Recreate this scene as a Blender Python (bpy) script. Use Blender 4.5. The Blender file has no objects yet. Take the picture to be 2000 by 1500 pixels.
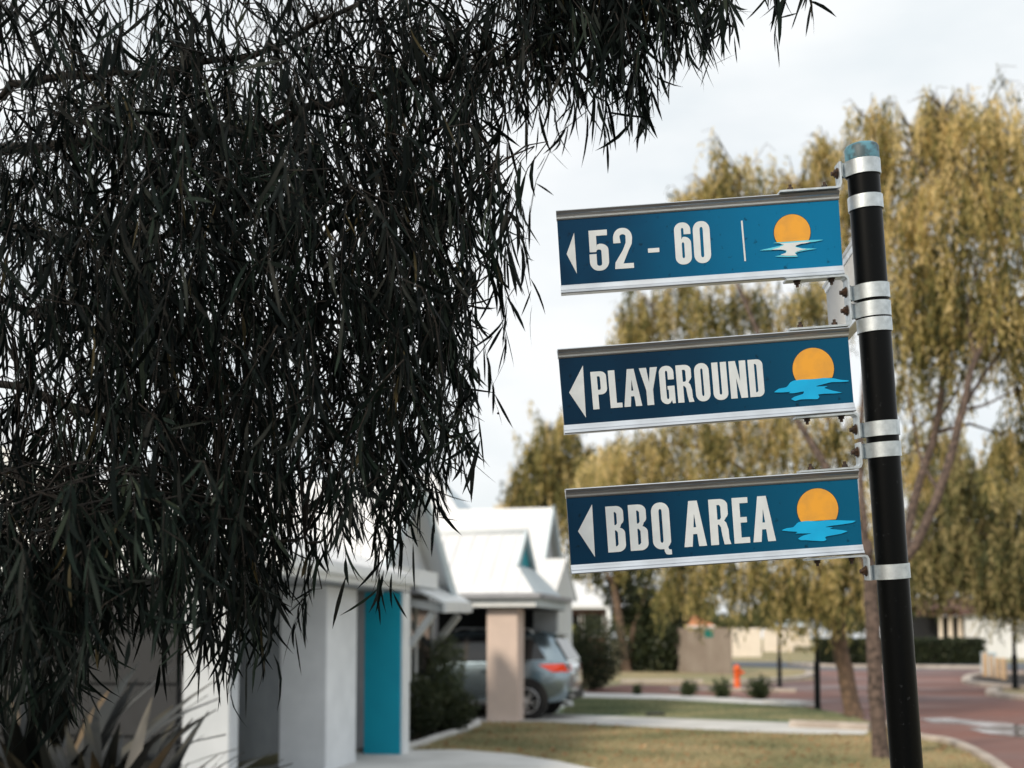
import bpy, bmesh, math, random
import numpy as np
from mathutils import Vector, Matrix

random.seed(7)
rng = np.random.default_rng(7)
SC = bpy.context.scene
COL = SC.collection
R = math.radians

# ------------------------------------------------------------------ camera
F, CX, CY, HZ, EYE = 2400.0, 1000.0, 1074.0, 1242.0, 1.6
TH = math.atan((HZ - CY) / F)
cam_d = bpy.data.cameras.new('camera')
cam = bpy.data.objects.new('camera', cam_d)
COL.objects.link(cam)
cam.location = (0, 0, EYE)
cam.rotation_euler = (math.pi / 2 + TH, 0, 0)
cam_d.sensor_width = 36
cam_d.lens = 36 * F / 2000
cam_d.shift_y = (CY - 750) / 2000
cam_d.clip_start = 0.05
cam_d.clip_end = 3000
cam_d.dof.use_dof = True
cam_d.dof.focus_distance = 2.93
cam_d.dof.aperture_fstop = 3.1
SC.camera = cam

# ------------------------------------------------------------------ sky, sun, exposure
SUN_DIR = Vector((-0.58, -0.63, 0.52)).normalized()
elev = math.asin(SUN_DIR.z)
azim = math.atan2(SUN_DIR.x, SUN_DIR.y)
w = bpy.data.worlds.new('World')
SC.world = w
w.use_nodes = True
nt = w.node_tree
nt.nodes.clear()
wo = nt.nodes.new('ShaderNodeOutputWorld')
bg = nt.nodes.new('ShaderNodeBackground')
sky = nt.nodes.new('ShaderNodeTexSky')
sky.sky_type = 'NISHITA'
sky.sun_disc = False
sky.sun_elevation = elev
sky.sun_rotation = azim
sky.air_density = 1.2
sky.dust_density = 2.0
scl = nt.nodes.new('ShaderNodeVectorMath'); scl.operation = 'SCALE'; scl.inputs['Scale'].default_value = 0.11
tc = nt.nodes.new('ShaderNodeTexCoord')
mp = nt.nodes.new('ShaderNodeMapping'); mp.inputs['Scale'].default_value = (1.0, 1.0, 2.6)
nz = nt.nodes.new('ShaderNodeTexNoise'); nz.inputs['Scale'].default_value = 2.6; nz.inputs['Detail'].default_value = 5; nz.inputs['Roughness'].default_value = 0.55
rp = nt.nodes.new('ShaderNodeValToRGB')
rp.color_ramp.elements[0].position = 0.30; rp.color_ramp.elements[0].color = (0.84, 0.84, 0.84, 1)
rp.color_ramp.elements[1].position = 0.55; rp.color_ramp.elements[1].color = (0.97, 0.97, 0.97, 1)
nz2 = nt.nodes.new('ShaderNodeTexNoise'); nz2.inputs['Scale'].default_value = 4.5; nz2.inputs['Detail'].default_value = 6
rp2 = nt.nodes.new('ShaderNodeValToRGB')
rp2.color_ramp.elements[0].position = 0.30; rp2.color_ramp.elements[0].color = (0.78, 0.84, 0.875, 1)
rp2.color_ramp.elements[1].position = 0.62; rp2.color_ramp.elements[1].color = (0.95, 0.97, 0.98, 1)
mx = nt.nodes.new('ShaderNodeMix'); mx.data_type = 'RGBA'
L = nt.links.new
L(sky.outputs[0], scl.inputs[0])
L(tc.outputs['Generated'], mp.inputs[0]); L(mp.outputs[0], nz.inputs['Vector']); L(mp.outputs[0], nz2.inputs['Vector'])
L(nz.outputs['Fac'], rp.inputs[0]); L(nz2.outputs['Fac'], rp2.inputs[0])
L(rp.outputs[0], mx.inputs['Factor']); L(scl.outputs[0], mx.inputs['A']); L(rp2.outputs[0], mx.inputs['B'])
L(mx.outputs['Result'], bg.inputs['Color'])
bg.inputs['Strength'].default_value = 1.0
L(bg.outputs[0], wo.inputs[0])
sun_d = bpy.data.lights.new('sun', 'SUN')
sun_d.energy = 2.8
sun_d.angle = R(7)
sun_d.color = (1.0, 0.87, 0.70)
sun = bpy.data.objects.new('sun', sun_d)
COL.objects.link(sun)
sun.rotation_euler = SUN_DIR.to_track_quat('Z', 'Y').to_euler()
vs = SC.view_settings
vs.view_transform = 'Standard'
vs.look = 'None'
vs.gamma = 1
vs.exposure = 0.10
vs.use_curve_mapping = False
SC.cycles.use_denoising = True
SC.cycles.max_bounces = 8
SC.cycles.transparent_max_bounces = 8

# ------------------------------------------------------------------ helpers
def ray(px, py):
    u, v = (px - CX) / F, -(py - CY) / F
    return Vector((u, math.cos(TH) - v * math.sin(TH), math.sin(TH) + v * math.cos(TH)))
def G(px, py, h=0.0):
    d = ray(px, py)
    t = (h - EYE) / d.z
    return Vector((d.x * t, d.y * t, h))
def AT(px, py, Y):
    d = ray(px, py)
    t = Y / d.y
    return Vector((d.x * t, Y, EYE + d.z * t))

def tag(o, label=None, cat=None, group=None, kind=None):
    if label: o['label'] = label
    if cat: o['category'] = cat
    if group: o['group'] = group
    if kind: o['kind'] = kind
    return o
def empty(name, loc=(0, 0, 0), rz=0.0):
    o = bpy.data.objects.new(name, None)
    o.empty_display_size = 0.1
    COL.objects.link(o)
    o.location = loc
    o.rotation_euler = (0, 0, rz)
    return o
def link(name, me, parent=None, material=None):
    o = bpy.data.objects.new(name, me)
    COL.objects.link(o)
    if parent is not None: o.parent = parent
    if material is not None and len(me.materials) == 0: me.materials.append(material)
    return o
def copy_tree(o, parent=None):
    c = o.copy()
    COL.objects.link(c)
    c.parent = parent
    for ch in list(o.children): copy_tree(ch, c)
    return c

class MB:
    def __init__(s): s.v = []; s.f = []
    def add(s, vs, fs):
        n = len(s.v)
        s.v += [tuple(q) for q in vs]
        s.f += [tuple(i + n for i in f) for f in fs]
        return s
    def box(s, x0, x1, y0, y1, z0, z1):
        return s.add([(x0, y0, z0), (x1, y0, z0), (x1, y1, z0), (x0, y1, z0), (x0, y0, z1), (x1, y0, z1), (x1, y1, z1), (x0, y1, z1)],
                     [(0, 3, 2, 1), (4, 5, 6, 7), (0, 1, 5, 4), (1, 2, 6, 5), (2, 3, 7, 6), (3, 0, 4, 7)])
    def poly(s, pts): return s.add(pts, [tuple(range(len(pts)))])
    def slab(s, pts, d):          # polygon thickened by vector d
        n = len(pts); d = Vector(d)
        b = [Vector(p) + d for p in pts]
        return s.add(list(pts) + b, [tuple(range(n))[::-1], tuple(range(n, 2 * n))] + [(i, (i + 1) % n, n + (i + 1) % n, n + i) for i in range(n)])
    def tube(s, pts, rad, n=8, cap=True):
        pts = [Vector(p) for p in pts]
        if not hasattr(rad, '__len__'): rad = [rad] * len(pts)
        rings = []
        up = None
        for i, p in enumerate(pts):
            t = (pts[min(i + 1, len(pts) - 1)] - pts[max(i - 1, 0)])
            t = t.normalized() if t.length > 1e-9 else Vector((0, 0, 1))
            if up is None: up = t.orthogonal().normalized()
            up = (up - t * up.dot(t))
            up = up.normalized() if up.length > 1e-6 else t.orthogonal().normalized()
            sd = t.cross(up)
            rings.append([p + (up * math.cos(a) + sd * math.sin(a)) * rad[i] for a in [2 * math.pi * k / n for k in range(n)]])
        vs = [q for r in rings for q in r]
        fs = [(i * n + k, i * n + (k + 1) % n, (i + 1) * n + (k + 1) % n, (i + 1) * n + k) for i in range(len(pts) - 1) for k in range(n)]
        if cap: fs += [tuple(range(n))[::-1], tuple(range((len(pts) - 1) * n, len(pts) * n))]
        return s.add(vs, fs)
    def bar(s, p, q, wd, ht, up=(0, 0, 1)):
        p, q, up = Vector(p), Vector(q), Vector(up)
        t = (q - p).normalized(); sd = t.cross(up).normalized(); up = sd.cross(t)
        vs = [e + sd * a * wd / 2 + up * b * ht / 2 for e in (p, q) for a, b in ((-1, -1), (1, -1), (1, 1), (-1, 1))]
        return s.add(vs, [(0, 1, 2, 3)[::-1], (4, 5, 6, 7), (0, 1, 5, 4), (1, 2, 6, 5), (2, 3, 7, 6), (3, 0, 4, 7)])
    def mesh(s, name, smooth=False, bevel=0):
        me = bpy.data.meshes.new(name)
        me.from_pydata(s.v, [], s.f)
        if bevel:
            bm = bmesh.new(); bm.from_mesh(me)
            bmesh.ops.recalc_face_normals(bm, faces=bm.faces)
            bmesh.ops.bevel(bm, geom=[e for e in bm.edges if len(e.link_faces) == 2 and e.calc_face_angle(0) > 0.5], offset=bevel, segments=2, affect='EDGES', clamp_overlap=True)
            bm.to_mesh(me); bm.free()
        else:
            bm = bmesh.new(); bm.from_mesh(me); bmesh.ops.recalc_face_normals(bm, faces=bm.faces); bm.to_mesh(me); bm.free()
        if smooth: me.shade_smooth()
        return me
    def build(s, name, material, parent=None, smooth=False, bevel=0):
        return link(name, s.mesh(name, smooth, bevel), parent, material)

def np_mesh(name, V, FQ, tint=None, smooth=False):
    """V (n,3), FQ (m,k) index array"""
    me = bpy.data.meshes.new(name)
    m, k = FQ.shape
    me.vertices.add(len(V)); me.vertices.foreach_set('co', np.ascontiguousarray(V, dtype=np.float32).ravel())
    me.loops.add(m * k); me.loops.foreach_set('vertex_index', np.ascontiguousarray(FQ, dtype=np.int32).ravel())
    me.polygons.add(m)
    me.polygons.foreach_set('loop_start', np.arange(0, m * k, k, dtype=np.int32))
    me.update(calc_edges=True)
    if tint is not None:
        at = me.attributes.new('tint', 'FLOAT', 'POINT')
        at.data.foreach_set('value', np.ascontiguousarray(tint, dtype=np.float32))
    if smooth: me.shade_smooth()
    return me

# ------------------------------------------------------------------ materials
def nodes_of(name):
    m = bpy.data.materials.new(name); m.use_nodes = True
    n = m.node_tree
    return m, n, n.nodes['Principled BSDF'], n.links.new
def mat(name, c1, c2=None, scale=6.0, rough=0.7, metal=0.0, bump=0.0, bscale=60.0, detail=6, spec=0.4, rough2=None, lo=0.35, hi=0.65, coat=0.0):
    m, n, p, l = nodes_of(name)
    p.inputs['Roughness'].default_value = rough
    p.inputs['Metallic'].default_value = metal
    p.inputs['Specular IOR Level'].default_value = spec
    p.inputs['Coat Weight'].default_value = coat
    tcn = n.nodes.new('ShaderNodeTexCoord')
    if c2 is None: c2 = tuple(x * 0.82 for x in c1)
    nzn = n.nodes.new('ShaderNodeTexNoise'); nzn.inputs['Scale'].default_value = scale; nzn.inputs['Detail'].default_value = detail
    l(tcn.outputs['Object'], nzn.inputs['Vector'])
    r = n.nodes.new('ShaderNodeValToRGB')
    r.color_ramp.elements[0].position = lo; r.color_ramp.elements[0].color = (*c2, 1)
    r.color_ramp.elements[1].position = hi; r.color_ramp.elements[1].color = (*c1, 1)
    l(nzn.outputs['Fac'], r.inputs[0]); l(r.outputs[0], p.inputs['Base Color'])
    if rough2 is not None:
        mr = n.nodes.new('ShaderNodeMapRange'); mr.inputs['From Min'].default_value = 0.3; mr.inputs['From Max'].default_value = 0.7
        mr.inputs['To Min'].default_value = rough2; mr.inputs['To Max'].default_value = rough
        l(nzn.outputs['Fac'], mr.inputs['Value']); l(mr.outputs[0], p.inputs['Roughness'])
    if bump:
        b = n.nodes.new('ShaderNodeTexNoise'); b.inputs['Scale'].default_value = bscale; b.inputs['Detail'].default_value = 5
        l(tcn.outputs['Object'], b.inputs['Vector'])
        bp = n.nodes.new('ShaderNodeBump'); bp.inputs['Strength'].default_value = bump; bp.inputs['Distance'].default_value = 0.01
        l(b.outputs['Fac'], bp.inputs['Height']); l(bp.outputs[0], p.inputs['Normal'])
    return m
def leafmat(name, stops, rough=0.5, trans=0.3, spec=0.3):
    m, n, p, l = nodes_of(name)
    a = n.nodes.new('ShaderNodeAttribute'); a.attribute_name = 'tint'
    r = n.nodes.new('ShaderNodeValToRGB')
    els = r.color_ramp.elements
    while len(els) < len(stops): els.new(0.5)
    for e, (pos, c) in zip(els, stops): e.position = pos; e.color = (*c, 1)
    l(a.outputs['Fac'], r.inputs[0]); l(r.outputs[0], p.inputs['Base Color'])
    p.inputs['Roughness'].default_value = rough
    p.inputs['Specular IOR Level'].default_value = spec
    t = n.nodes.new('ShaderNodeBsdfTranslucent'); l(r.outputs[0], t.inputs['Color'])
    mxs = n.nodes.new('ShaderNodeMixShader'); mxs.inputs[0].default_value = trans
    l(p.outputs[0], mxs.inputs[1]); l(t.outputs[0], mxs.inputs[2]); l(mxs.outputs[0], n.nodes['Material Output'].inputs['Surface'])
    return m
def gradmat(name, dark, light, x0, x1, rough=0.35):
    """base colour grades from navy to paler blue along the blade (object x), with faint streaks of wear"""
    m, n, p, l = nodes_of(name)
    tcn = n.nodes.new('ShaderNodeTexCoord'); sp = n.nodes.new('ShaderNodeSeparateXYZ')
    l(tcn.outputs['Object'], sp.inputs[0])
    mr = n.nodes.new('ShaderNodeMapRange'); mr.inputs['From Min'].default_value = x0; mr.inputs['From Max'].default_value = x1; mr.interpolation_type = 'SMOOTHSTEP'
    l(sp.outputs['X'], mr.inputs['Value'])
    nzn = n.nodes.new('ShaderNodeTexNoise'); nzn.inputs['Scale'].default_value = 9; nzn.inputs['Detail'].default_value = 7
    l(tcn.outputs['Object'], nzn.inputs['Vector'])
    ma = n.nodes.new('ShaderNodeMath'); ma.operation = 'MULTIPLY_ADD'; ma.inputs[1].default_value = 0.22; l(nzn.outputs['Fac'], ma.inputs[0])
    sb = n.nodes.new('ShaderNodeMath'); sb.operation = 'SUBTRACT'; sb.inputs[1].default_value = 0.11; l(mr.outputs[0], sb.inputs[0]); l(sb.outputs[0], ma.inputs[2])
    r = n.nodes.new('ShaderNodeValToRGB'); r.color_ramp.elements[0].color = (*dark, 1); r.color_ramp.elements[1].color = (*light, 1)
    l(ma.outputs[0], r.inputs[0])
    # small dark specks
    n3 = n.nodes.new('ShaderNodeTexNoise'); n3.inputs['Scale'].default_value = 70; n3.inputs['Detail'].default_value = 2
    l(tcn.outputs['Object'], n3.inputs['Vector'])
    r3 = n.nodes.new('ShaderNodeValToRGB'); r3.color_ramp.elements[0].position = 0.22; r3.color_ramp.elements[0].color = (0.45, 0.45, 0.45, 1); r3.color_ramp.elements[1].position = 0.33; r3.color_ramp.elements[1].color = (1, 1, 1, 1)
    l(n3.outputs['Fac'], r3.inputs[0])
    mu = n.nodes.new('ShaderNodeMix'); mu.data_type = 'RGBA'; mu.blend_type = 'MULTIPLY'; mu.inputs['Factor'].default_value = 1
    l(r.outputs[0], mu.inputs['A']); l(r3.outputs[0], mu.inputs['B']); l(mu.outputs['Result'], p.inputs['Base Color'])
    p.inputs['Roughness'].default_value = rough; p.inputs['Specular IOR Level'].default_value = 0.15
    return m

M = {}
M['vinyl_white'] = mat('reflective_white', (0.66, 0.71, 0.745), (0.60, 0.65, 0.685), scale=30, rough=0.5, bump=0.03, bscale=400)
M['sun_orange'] = mat('sun_orange', (0.78, 0.36, 0.035), (0.62, 0.30, 0.05), scale=26, rough=0.45, lo=0.3, hi=0.6)
M['sun_edge'] = mat('sun_edge', (0.02, 0.05, 0.07), rough=0.5)
M['water_cyan'] = mat('water_cyan', (0.0, 0.42, 0.78), (0.0, 0.36, 0.70), scale=20, rough=0.45)
M['water_pale'] = mat('water_pale', (0.12, 0.62, 0.80), rough=0.45)
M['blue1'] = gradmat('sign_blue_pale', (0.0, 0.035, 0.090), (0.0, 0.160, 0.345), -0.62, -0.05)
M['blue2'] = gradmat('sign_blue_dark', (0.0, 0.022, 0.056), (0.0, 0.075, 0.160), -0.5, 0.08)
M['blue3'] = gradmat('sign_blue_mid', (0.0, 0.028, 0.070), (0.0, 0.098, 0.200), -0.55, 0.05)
M['alu'] = mat('aluminium', (0.74, 0.77, 0.80), (0.60, 0.63, 0.66), scale=14, rough=0.30, metal=1.0, rough2=0.42, bump=0.04, bscale=300)
M['galv'] = mat('galvanised_steel', (0.66, 0.71, 0.74), (0.50, 0.55, 0.58), scale=55, rough=0.42, metal=0.85, rough2=0.55, bump=0.08, bscale=350)
M['pole_black'] = mat('black_powder_coat', (0.016, 0.018, 0.02), (0.0016, 0.0021, 0.0025), scale=75, lo=0.66, hi=0.72, rough=0.36, spec=0.12, bump=0.02, bscale=500)
M['cap'] = mat('blue_grey_plastic', (0.10, 0.26, 0.34), (0.05, 0.09, 0.11), scale=40, rough=0.5, lo=0.40, hi=0.58)
M['bolt'] = mat('dark_bolt', (0.035, 0.03, 0.028), (0.09, 0.05, 0.03), scale=90, rough=0.6, metal=0.5)
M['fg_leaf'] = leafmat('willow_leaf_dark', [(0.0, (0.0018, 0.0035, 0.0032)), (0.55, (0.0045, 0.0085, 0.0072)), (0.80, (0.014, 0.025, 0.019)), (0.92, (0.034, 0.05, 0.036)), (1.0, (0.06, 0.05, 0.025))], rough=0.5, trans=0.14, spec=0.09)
M['fg_bark'] = mat('dark_bark', (0.024, 0.019, 0.016), (0.010, 0.009, 0.008), scale=30, rough=0.9, bump=0.5, bscale=60)
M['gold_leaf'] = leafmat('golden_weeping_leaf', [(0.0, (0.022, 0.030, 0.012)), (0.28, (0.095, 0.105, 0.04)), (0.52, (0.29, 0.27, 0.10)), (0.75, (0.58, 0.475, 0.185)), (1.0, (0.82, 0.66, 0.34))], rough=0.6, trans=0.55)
M['olive_leaf'] = leafmat('olive_weeping_leaf', [(0.0, (0.02, 0.028, 0.012)), (0.35, (0.085, 0.10, 0.04)), (0.7, (0.27, 0.25, 0.10)), (1.0, (0.52, 0.43, 0.21))], rough=0.6, trans=0.42)
M['dark_leaf'] = leafmat('dark_shrub_leaf', [(0.0, (0.014, 0.022, 0.012)), (0.6, (0.035, 0.048, 0.022)), (1.0, (0.075, 0.085, 0.035))], rough=0.5, trans=0.15)
M['green_leaf'] = leafmat('green_shrub_leaf', [(0.0, (0.025, 0.04, 0.02)), (0.6, (0.07, 0.10, 0.05)), (1.0, (0.16, 0.18, 0.08))], rough=0.5, trans=0.2)
M['lime_leaf'] = leafmat('lime_shrub_leaf', [(0.0, (0.10, 0.12, 0.03)), (1.0, (0.36, 0.36, 0.11))], rough=0.5, trans=0.3)
M['flax'] = mat('flax_leaf', (0.060, 0.050, 0.026), (0.011, 0.012, 0.010), scale=2.2, rough=0.45, detail=3, lo=0.42, hi=0.66)
M['flax2'] = mat('flax_leaf_dark', (0.014, 0.017, 0.014), (0.006, 0.007, 0.007), scale=2.2, rough=0.4, detail=3)
M['flax3'] = mat('flax_leaf_dry', (0.13, 0.085, 0.04), (0.05, 0.038, 0.02), scale=4, rough=0.5, detail=3)
M['trunk_pink'] = mat('pale_bark', (0.15, 0.108, 0.09), (0.045, 0.034, 0.029), scale=16, rough=0.9, bump=0.6, bscale=22)
M['trunk_brown'] = mat('brown_bark', (0.19, 0.125, 0.085), (0.07, 0.05, 0.038), scale=8, rough=0.9, bump=0.6, bscale=20)
M['render_white'] = mat('white_render', (0.80, 0.82, 0.83), (0.74, 0.76, 0.78), scale=3, rough=0.85, bump=0.15, bscale=90)
M['render_pale'] = mat('pale_grey_render', (0.74, 0.77, 0.80), (0.66, 0.69, 0.72), scale=3, rough=0.85, bump=0.15, bscale=90)
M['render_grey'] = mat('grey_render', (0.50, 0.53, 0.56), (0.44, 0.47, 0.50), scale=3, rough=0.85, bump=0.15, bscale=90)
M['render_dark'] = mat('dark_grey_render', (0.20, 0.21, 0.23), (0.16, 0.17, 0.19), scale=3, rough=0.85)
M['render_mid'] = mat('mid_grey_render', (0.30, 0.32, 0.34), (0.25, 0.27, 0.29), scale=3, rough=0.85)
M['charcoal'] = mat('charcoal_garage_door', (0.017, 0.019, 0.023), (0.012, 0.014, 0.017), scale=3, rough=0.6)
M['render_tan'] = mat('tan_render', (0.70, 0.57, 0.50), (0.64, 0.52, 0.46), scale=3, rough=0.85, bump=0.15, bscale=90)
M['render_cream'] = mat('cream_render', (0.80, 0.72, 0.62), (0.74, 0.66, 0.57), scale=2, rough=0.85)
M['render_brown'] = mat('brown_brick_wall', (0.13, 0.07, 0.055), (0.09, 0.05, 0.04), scale=4, rough=0.85)
M['fence_grey'] = mat('grey_fence_panel', (0.27, 0.23, 0.195), (0.22, 0.18, 0.15), scale=1.2, rough=0.85)
M['teal_bright'] = mat('bright_teal_paint', (0.02, 0.42, 0.54), (0.015, 0.38, 0.50), scale=3, rough=0.6)
M['teal'] = mat('teal_paint', (0.0, 0.34, 0.48), (0.0, 0.31, 0.45), scale=3, rough=0.6)
M['trim'] = mat('white_trim', (0.76, 0.79, 0.80), (0.70, 0.73, 0.75), scale=4, rough=0.5)
M['gutter'] = mat('grey_gutter', (0.34, 0.35, 0.38), (0.30, 0.31, 0.34), scale=4, rough=0.5)
M['roof'] = mat('white_roof_sheet', (0.76, 0.77, 0.78), (0.69, 0.70, 0.72), scale=1.5, rough=0.5)
M['roof_blue'] = mat('sky_tint_blue_sheet', (0.60, 0.69, 0.74), (0.54, 0.63, 0.69), scale=1.5, rough=0.5)  # sky tint put into the colour of street-facing planes and boards
M['terracotta'] = mat('terracotta_roof', (0.60, 0.24, 0.10), (0.48, 0.18, 0.08), scale=2, rough=0.8)
M['glass_dark'] = mat('dark_glass', (0.012, 0.014, 0.017), rough=0.06, spec=0.6)
M['car_paint'] = mat('silver_paint', (0.25, 0.325, 0.375), (0.235, 0.305, 0.355), scale=200, rough=0.2, metal=0.8, coat=1.0)
M['car_black'] = mat('black_trim', (0.012, 0.012, 0.013), rough=0.6)
M['tyre'] = mat('tyre_rubber', (0.014, 0.014, 0.015), rough=0.85)
M['alloy'] = mat('alloy_wheel', (0.62, 0.64, 0.66), (0.55, 0.57, 0.59), scale=20, rough=0.3, metal=0.9)
M['lamp_red'] = mat('red_lens', (0.62, 0.05, 0.015), (0.50, 0.03, 0.01), scale=20, rough=0.2, coat=0.6)
M['hydrant'] = mat('orange_paint', (0.78, 0.13, 0.02), (0.66, 0.10, 0.015), scale=10, rough=0.5)
M['timber'] = mat('pale_timber', (0.62, 0.45, 0.29), (0.46, 0.32, 0.20), scale=7, rough=0.8)
M['concrete'] = mat('concrete_slab', (0.62, 0.62, 0.61), (0.50, 0.50, 0.49), scale=1.3, rough=0.9, bump=0.1, bscale=40)
M['kerb'] = mat('kerb_concrete', (0.50, 0.44, 0.39), (0.34, 0.29, 0.25), scale=2.0, rough=0.9)
M['asphalt'] = mat('asphalt', (0.105, 0.12, 0.14), (0.075, 0.085, 0.10), scale=0.6, rough=0.75)
M['soil'] = mat('garden_soil', (0.035, 0.026, 0.020), (0.018, 0.014, 0.012), scale=9, rough=0.95, bump=0.6, bscale=30)
M['green_sign'] = mat('green_sign', (0.01, 0.16, 0.13), rough=0.5)
M['utility'] = mat('pale_blue_cabinet', (0.55, 0.66, 0.72), rough=0.5)
M['number_plate'] = mat('number_plate', (0.70, 0.70, 0.66), rough=0.4)

def lawn_material():
    m, n, p, l = nodes_of('dry_lawn')
    tcn = n.nodes.new('ShaderNodeTexCoord')
    a = n.nodes.new('ShaderNodeTexNoise'); a.inputs['Scale'].default_value = 0.22; a.inputs['Detail'].default_value = 6
    b = n.nodes.new('ShaderNodeTexNoise'); b.inputs['Scale'].default_value = 1.7; b.inputs['Detail'].default_value = 8; b.inputs['Roughness'].default_value = 0.7
    l(tcn.outputs['Object'], a.inputs['Vector']); l(tcn.outputs['Object'], b.inputs['Vector'])
    ra = n.nodes.new('ShaderNodeValToRGB')
    ra.color_ramp.elements[0].position = 0.40; ra.color_ramp.elements[0].color = (0.11, 0.16, 0.07, 1)
    ra.color_ramp.elements[1].position = 0.58; ra.color_ramp.elements[1].color = (0.36, 0.29, 0.15, 1)
    rb = n.nodes.new('ShaderNodeValToRGB')
    rb.color_ramp.elements[0].position = 0.30; rb.color_ramp.elements[0].color = (0.10, 0.12, 0.06, 1)
    rb.color_ramp.elements[1].position = 0.70; rb.color_ramp.elements[1].color = (0.52, 0.38, 0.22, 1)
    l(a.outputs['Fac'], ra.inputs[0]); l(b.outputs['Fac'], rb.inputs[0])
    x = n.nodes.new('ShaderNodeMix'); x.data_type = 'RGBA'; x.inputs['Factor'].default_value = 0.55
    l(ra.outputs[0], x.inputs['A']); l(rb.outputs[0], x.inputs['B']); l(x.outputs['Result'], p.inputs['Base Color'])
    p.inputs['Roughness'].default_value = 0.95
    c = n.nodes.new('ShaderNodeTexNoise'); c.inputs['Scale'].default_value = 25
    l(tcn.outputs['Object'], c.inputs['Vector'])
    bp = n.nodes.new('ShaderNodeBump'); bp.inputs['Strength'].default_value = 0.6; bp.inputs['Distance'].default_value = 0.05
    l(c.outputs['Fac'], bp.inputs['Height']); l(bp.outputs[0], p.inputs['Normal'])
    return m
def brick_material():
    m, n, p, l = nodes_of('red_brick_paving')
    tcn = n.nodes.new('ShaderNodeTexCoord')
    mpn = n.nodes.new('ShaderNodeMapping'); mpn.inputs['Rotation'].default_value = (0, 0, R(35))
    l(tcn.outputs['Object'], mpn.inputs[0])
    br = n.nodes.new('ShaderNodeTexBrick')
    br.inputs['Color1'].default_value = (0.20, 0.095, 0.078, 1); br.inputs['Color2'].default_value = (0.14, 0.078, 0.072, 1)
    br.inputs['Mortar'].default_value = (0.16, 0.11, 0.10, 1); br.inputs['Scale'].default_value = 2.2
    br.inputs['Mortar Size'].default_value = 0.012
    l(mpn.outputs[0], br.inputs['Vector'])
    a = n.nodes.new('ShaderNodeTexNoise'); a.inputs['Scale'].default_value = 0.16; a.inputs['Detail'].default_value = 6
    l(tcn.outputs['Object'], a.inputs['Vector'])
    ra = n.nodes.new('ShaderNodeValToRGB')
    ra.color_ramp.elements[0].position = 0.38; ra.color_ramp.elements[0].color = (0.125, 0.10, 0.105, 1)
    ra.color_ramp.elements[1].position = 0.62; ra.color_ramp.elements[1].color = (0.24, 0.105, 0.078, 1)
    l(a.outputs['Fac'], ra.inputs[0])
    x = n.nodes.new('ShaderNodeMix'); x.data_type = 'RGBA'; x.inputs['Factor'].default_value = 0.6
    l(br.outputs['Color'], x.inputs['A']); l(ra.outputs[0], x.inputs['B']); l(x.outputs['Result'], p.inputs['Base Color'])
    # damp patches shine
    d = n.nodes.new('ShaderNodeTexNoise'); d.inputs['Scale'].default_value = 0.33; d.inputs['Detail'].default_value = 4
    l(tcn.outputs['Object'], d.inputs['Vector'])
    rd = n.nodes.new('ShaderNodeMapRange'); rd.inputs['From Min'].default_value = 0.44; rd.inputs['From Max'].default_value = 0.62
    rd.inputs['To Min'].default_value = 0.9; rd.inputs['To Max'].default_value = 0.5; p.inputs['Specular IOR Level'].default_value = 0.22
    l(d.outputs['Fac'], rd.inputs['Value']); l(rd.outputs[0], p.inputs['Roughness'])
    return m
M['lawn'] = lawn_material()
M['lawn_green'] = mat('green_lawn', (0.24, 0.27, 0.15), (0.11, 0.19, 0.115), scale=0.8, lo=0.38, hi=0.62, rough=0.95, bump=0.5, bscale=25)
M['brick'] = brick_material()

# ------------------------------------------------------------------ ground
def structure(o): o['kind'] = 'structure'; return o
def sheet(name, pts, z, material):
    vs = [(p.x, p.y, z) for p in pts]
    me = bpy.data.meshes.new(name); me.from_pydata(vs, [], [tuple(range(len(vs)))])
    bm = bmesh.new(); bm.from_mesh(me)
    for f in bm.faces:
        f.normal_update()
        if f.normal.z < 0: f.normal_flip()
    bmesh.ops.triangulate(bm, faces=bm.faces); bm.to_mesh(me); bm.free()
    return structure(link(name, me, None, material))
def gpx(l): return [G(x, y) for x, y in l]
S = 900
structure(MB().poly([(-S, -S, 0), (S, -S, 0), (S, S, 0), (-S, S, 0)]).build('lawn_ground', M['lawn']))
def smooth_line(pts, n=6):
    P = [Vector(p) for p in pts]; out = []
    for i in range(len(P) - 1):
        a = P[max(i - 1, 0)]; b = P[i]; c = P[i + 1]; d = P[min(i + 2, len(P) - 1)]
        for k in range(n):
            t = k / n
            out.append(0.5 * ((2 * b) + (c - a) * t + (2 * a - 5 * b + 4 * c - d) * t * t + (3 * b - a - 3 * c + d) * t ** 3))
    out.append(P[-1]); return out
def kerb(name, pts, wd=0.16, ht=0.11, material=None, smooth=True):
    P = smooth_line(pts) if smooth else [Vector(p) for p in pts]
    vs = []; fs = []
    for i, p in enumerate(P):
        t = P[min(i + 1, len(P) - 1)] - P[max(i - 1, 0)]; t.z = 0; t.normalize()
        nn = Vector((-t.y, t.x, 0))
        for a, z in ((-.5, -.02), (-.5, ht * .8), (-.38, ht), (.38, ht), (.5, ht * .8), (.5, -.02)):
            q = p + nn * a * wd; vs.append((q.x, q.y, z))
    k = 6
    for i in range(len(P) - 1):
        for j in range(k - 1): fs.append((i * k + j, (i + 1) * k + j, (i + 1) * k + j + 1, i * k + j + 1))
    fs += [tuple(range(k)), tuple(range((len(P) - 1) * k, len(P) * k))[::-1]]
    mb = MB(); mb.v = vs; mb.f = fs
    return structure(mb.build(name, material or M['kerb']))

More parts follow.
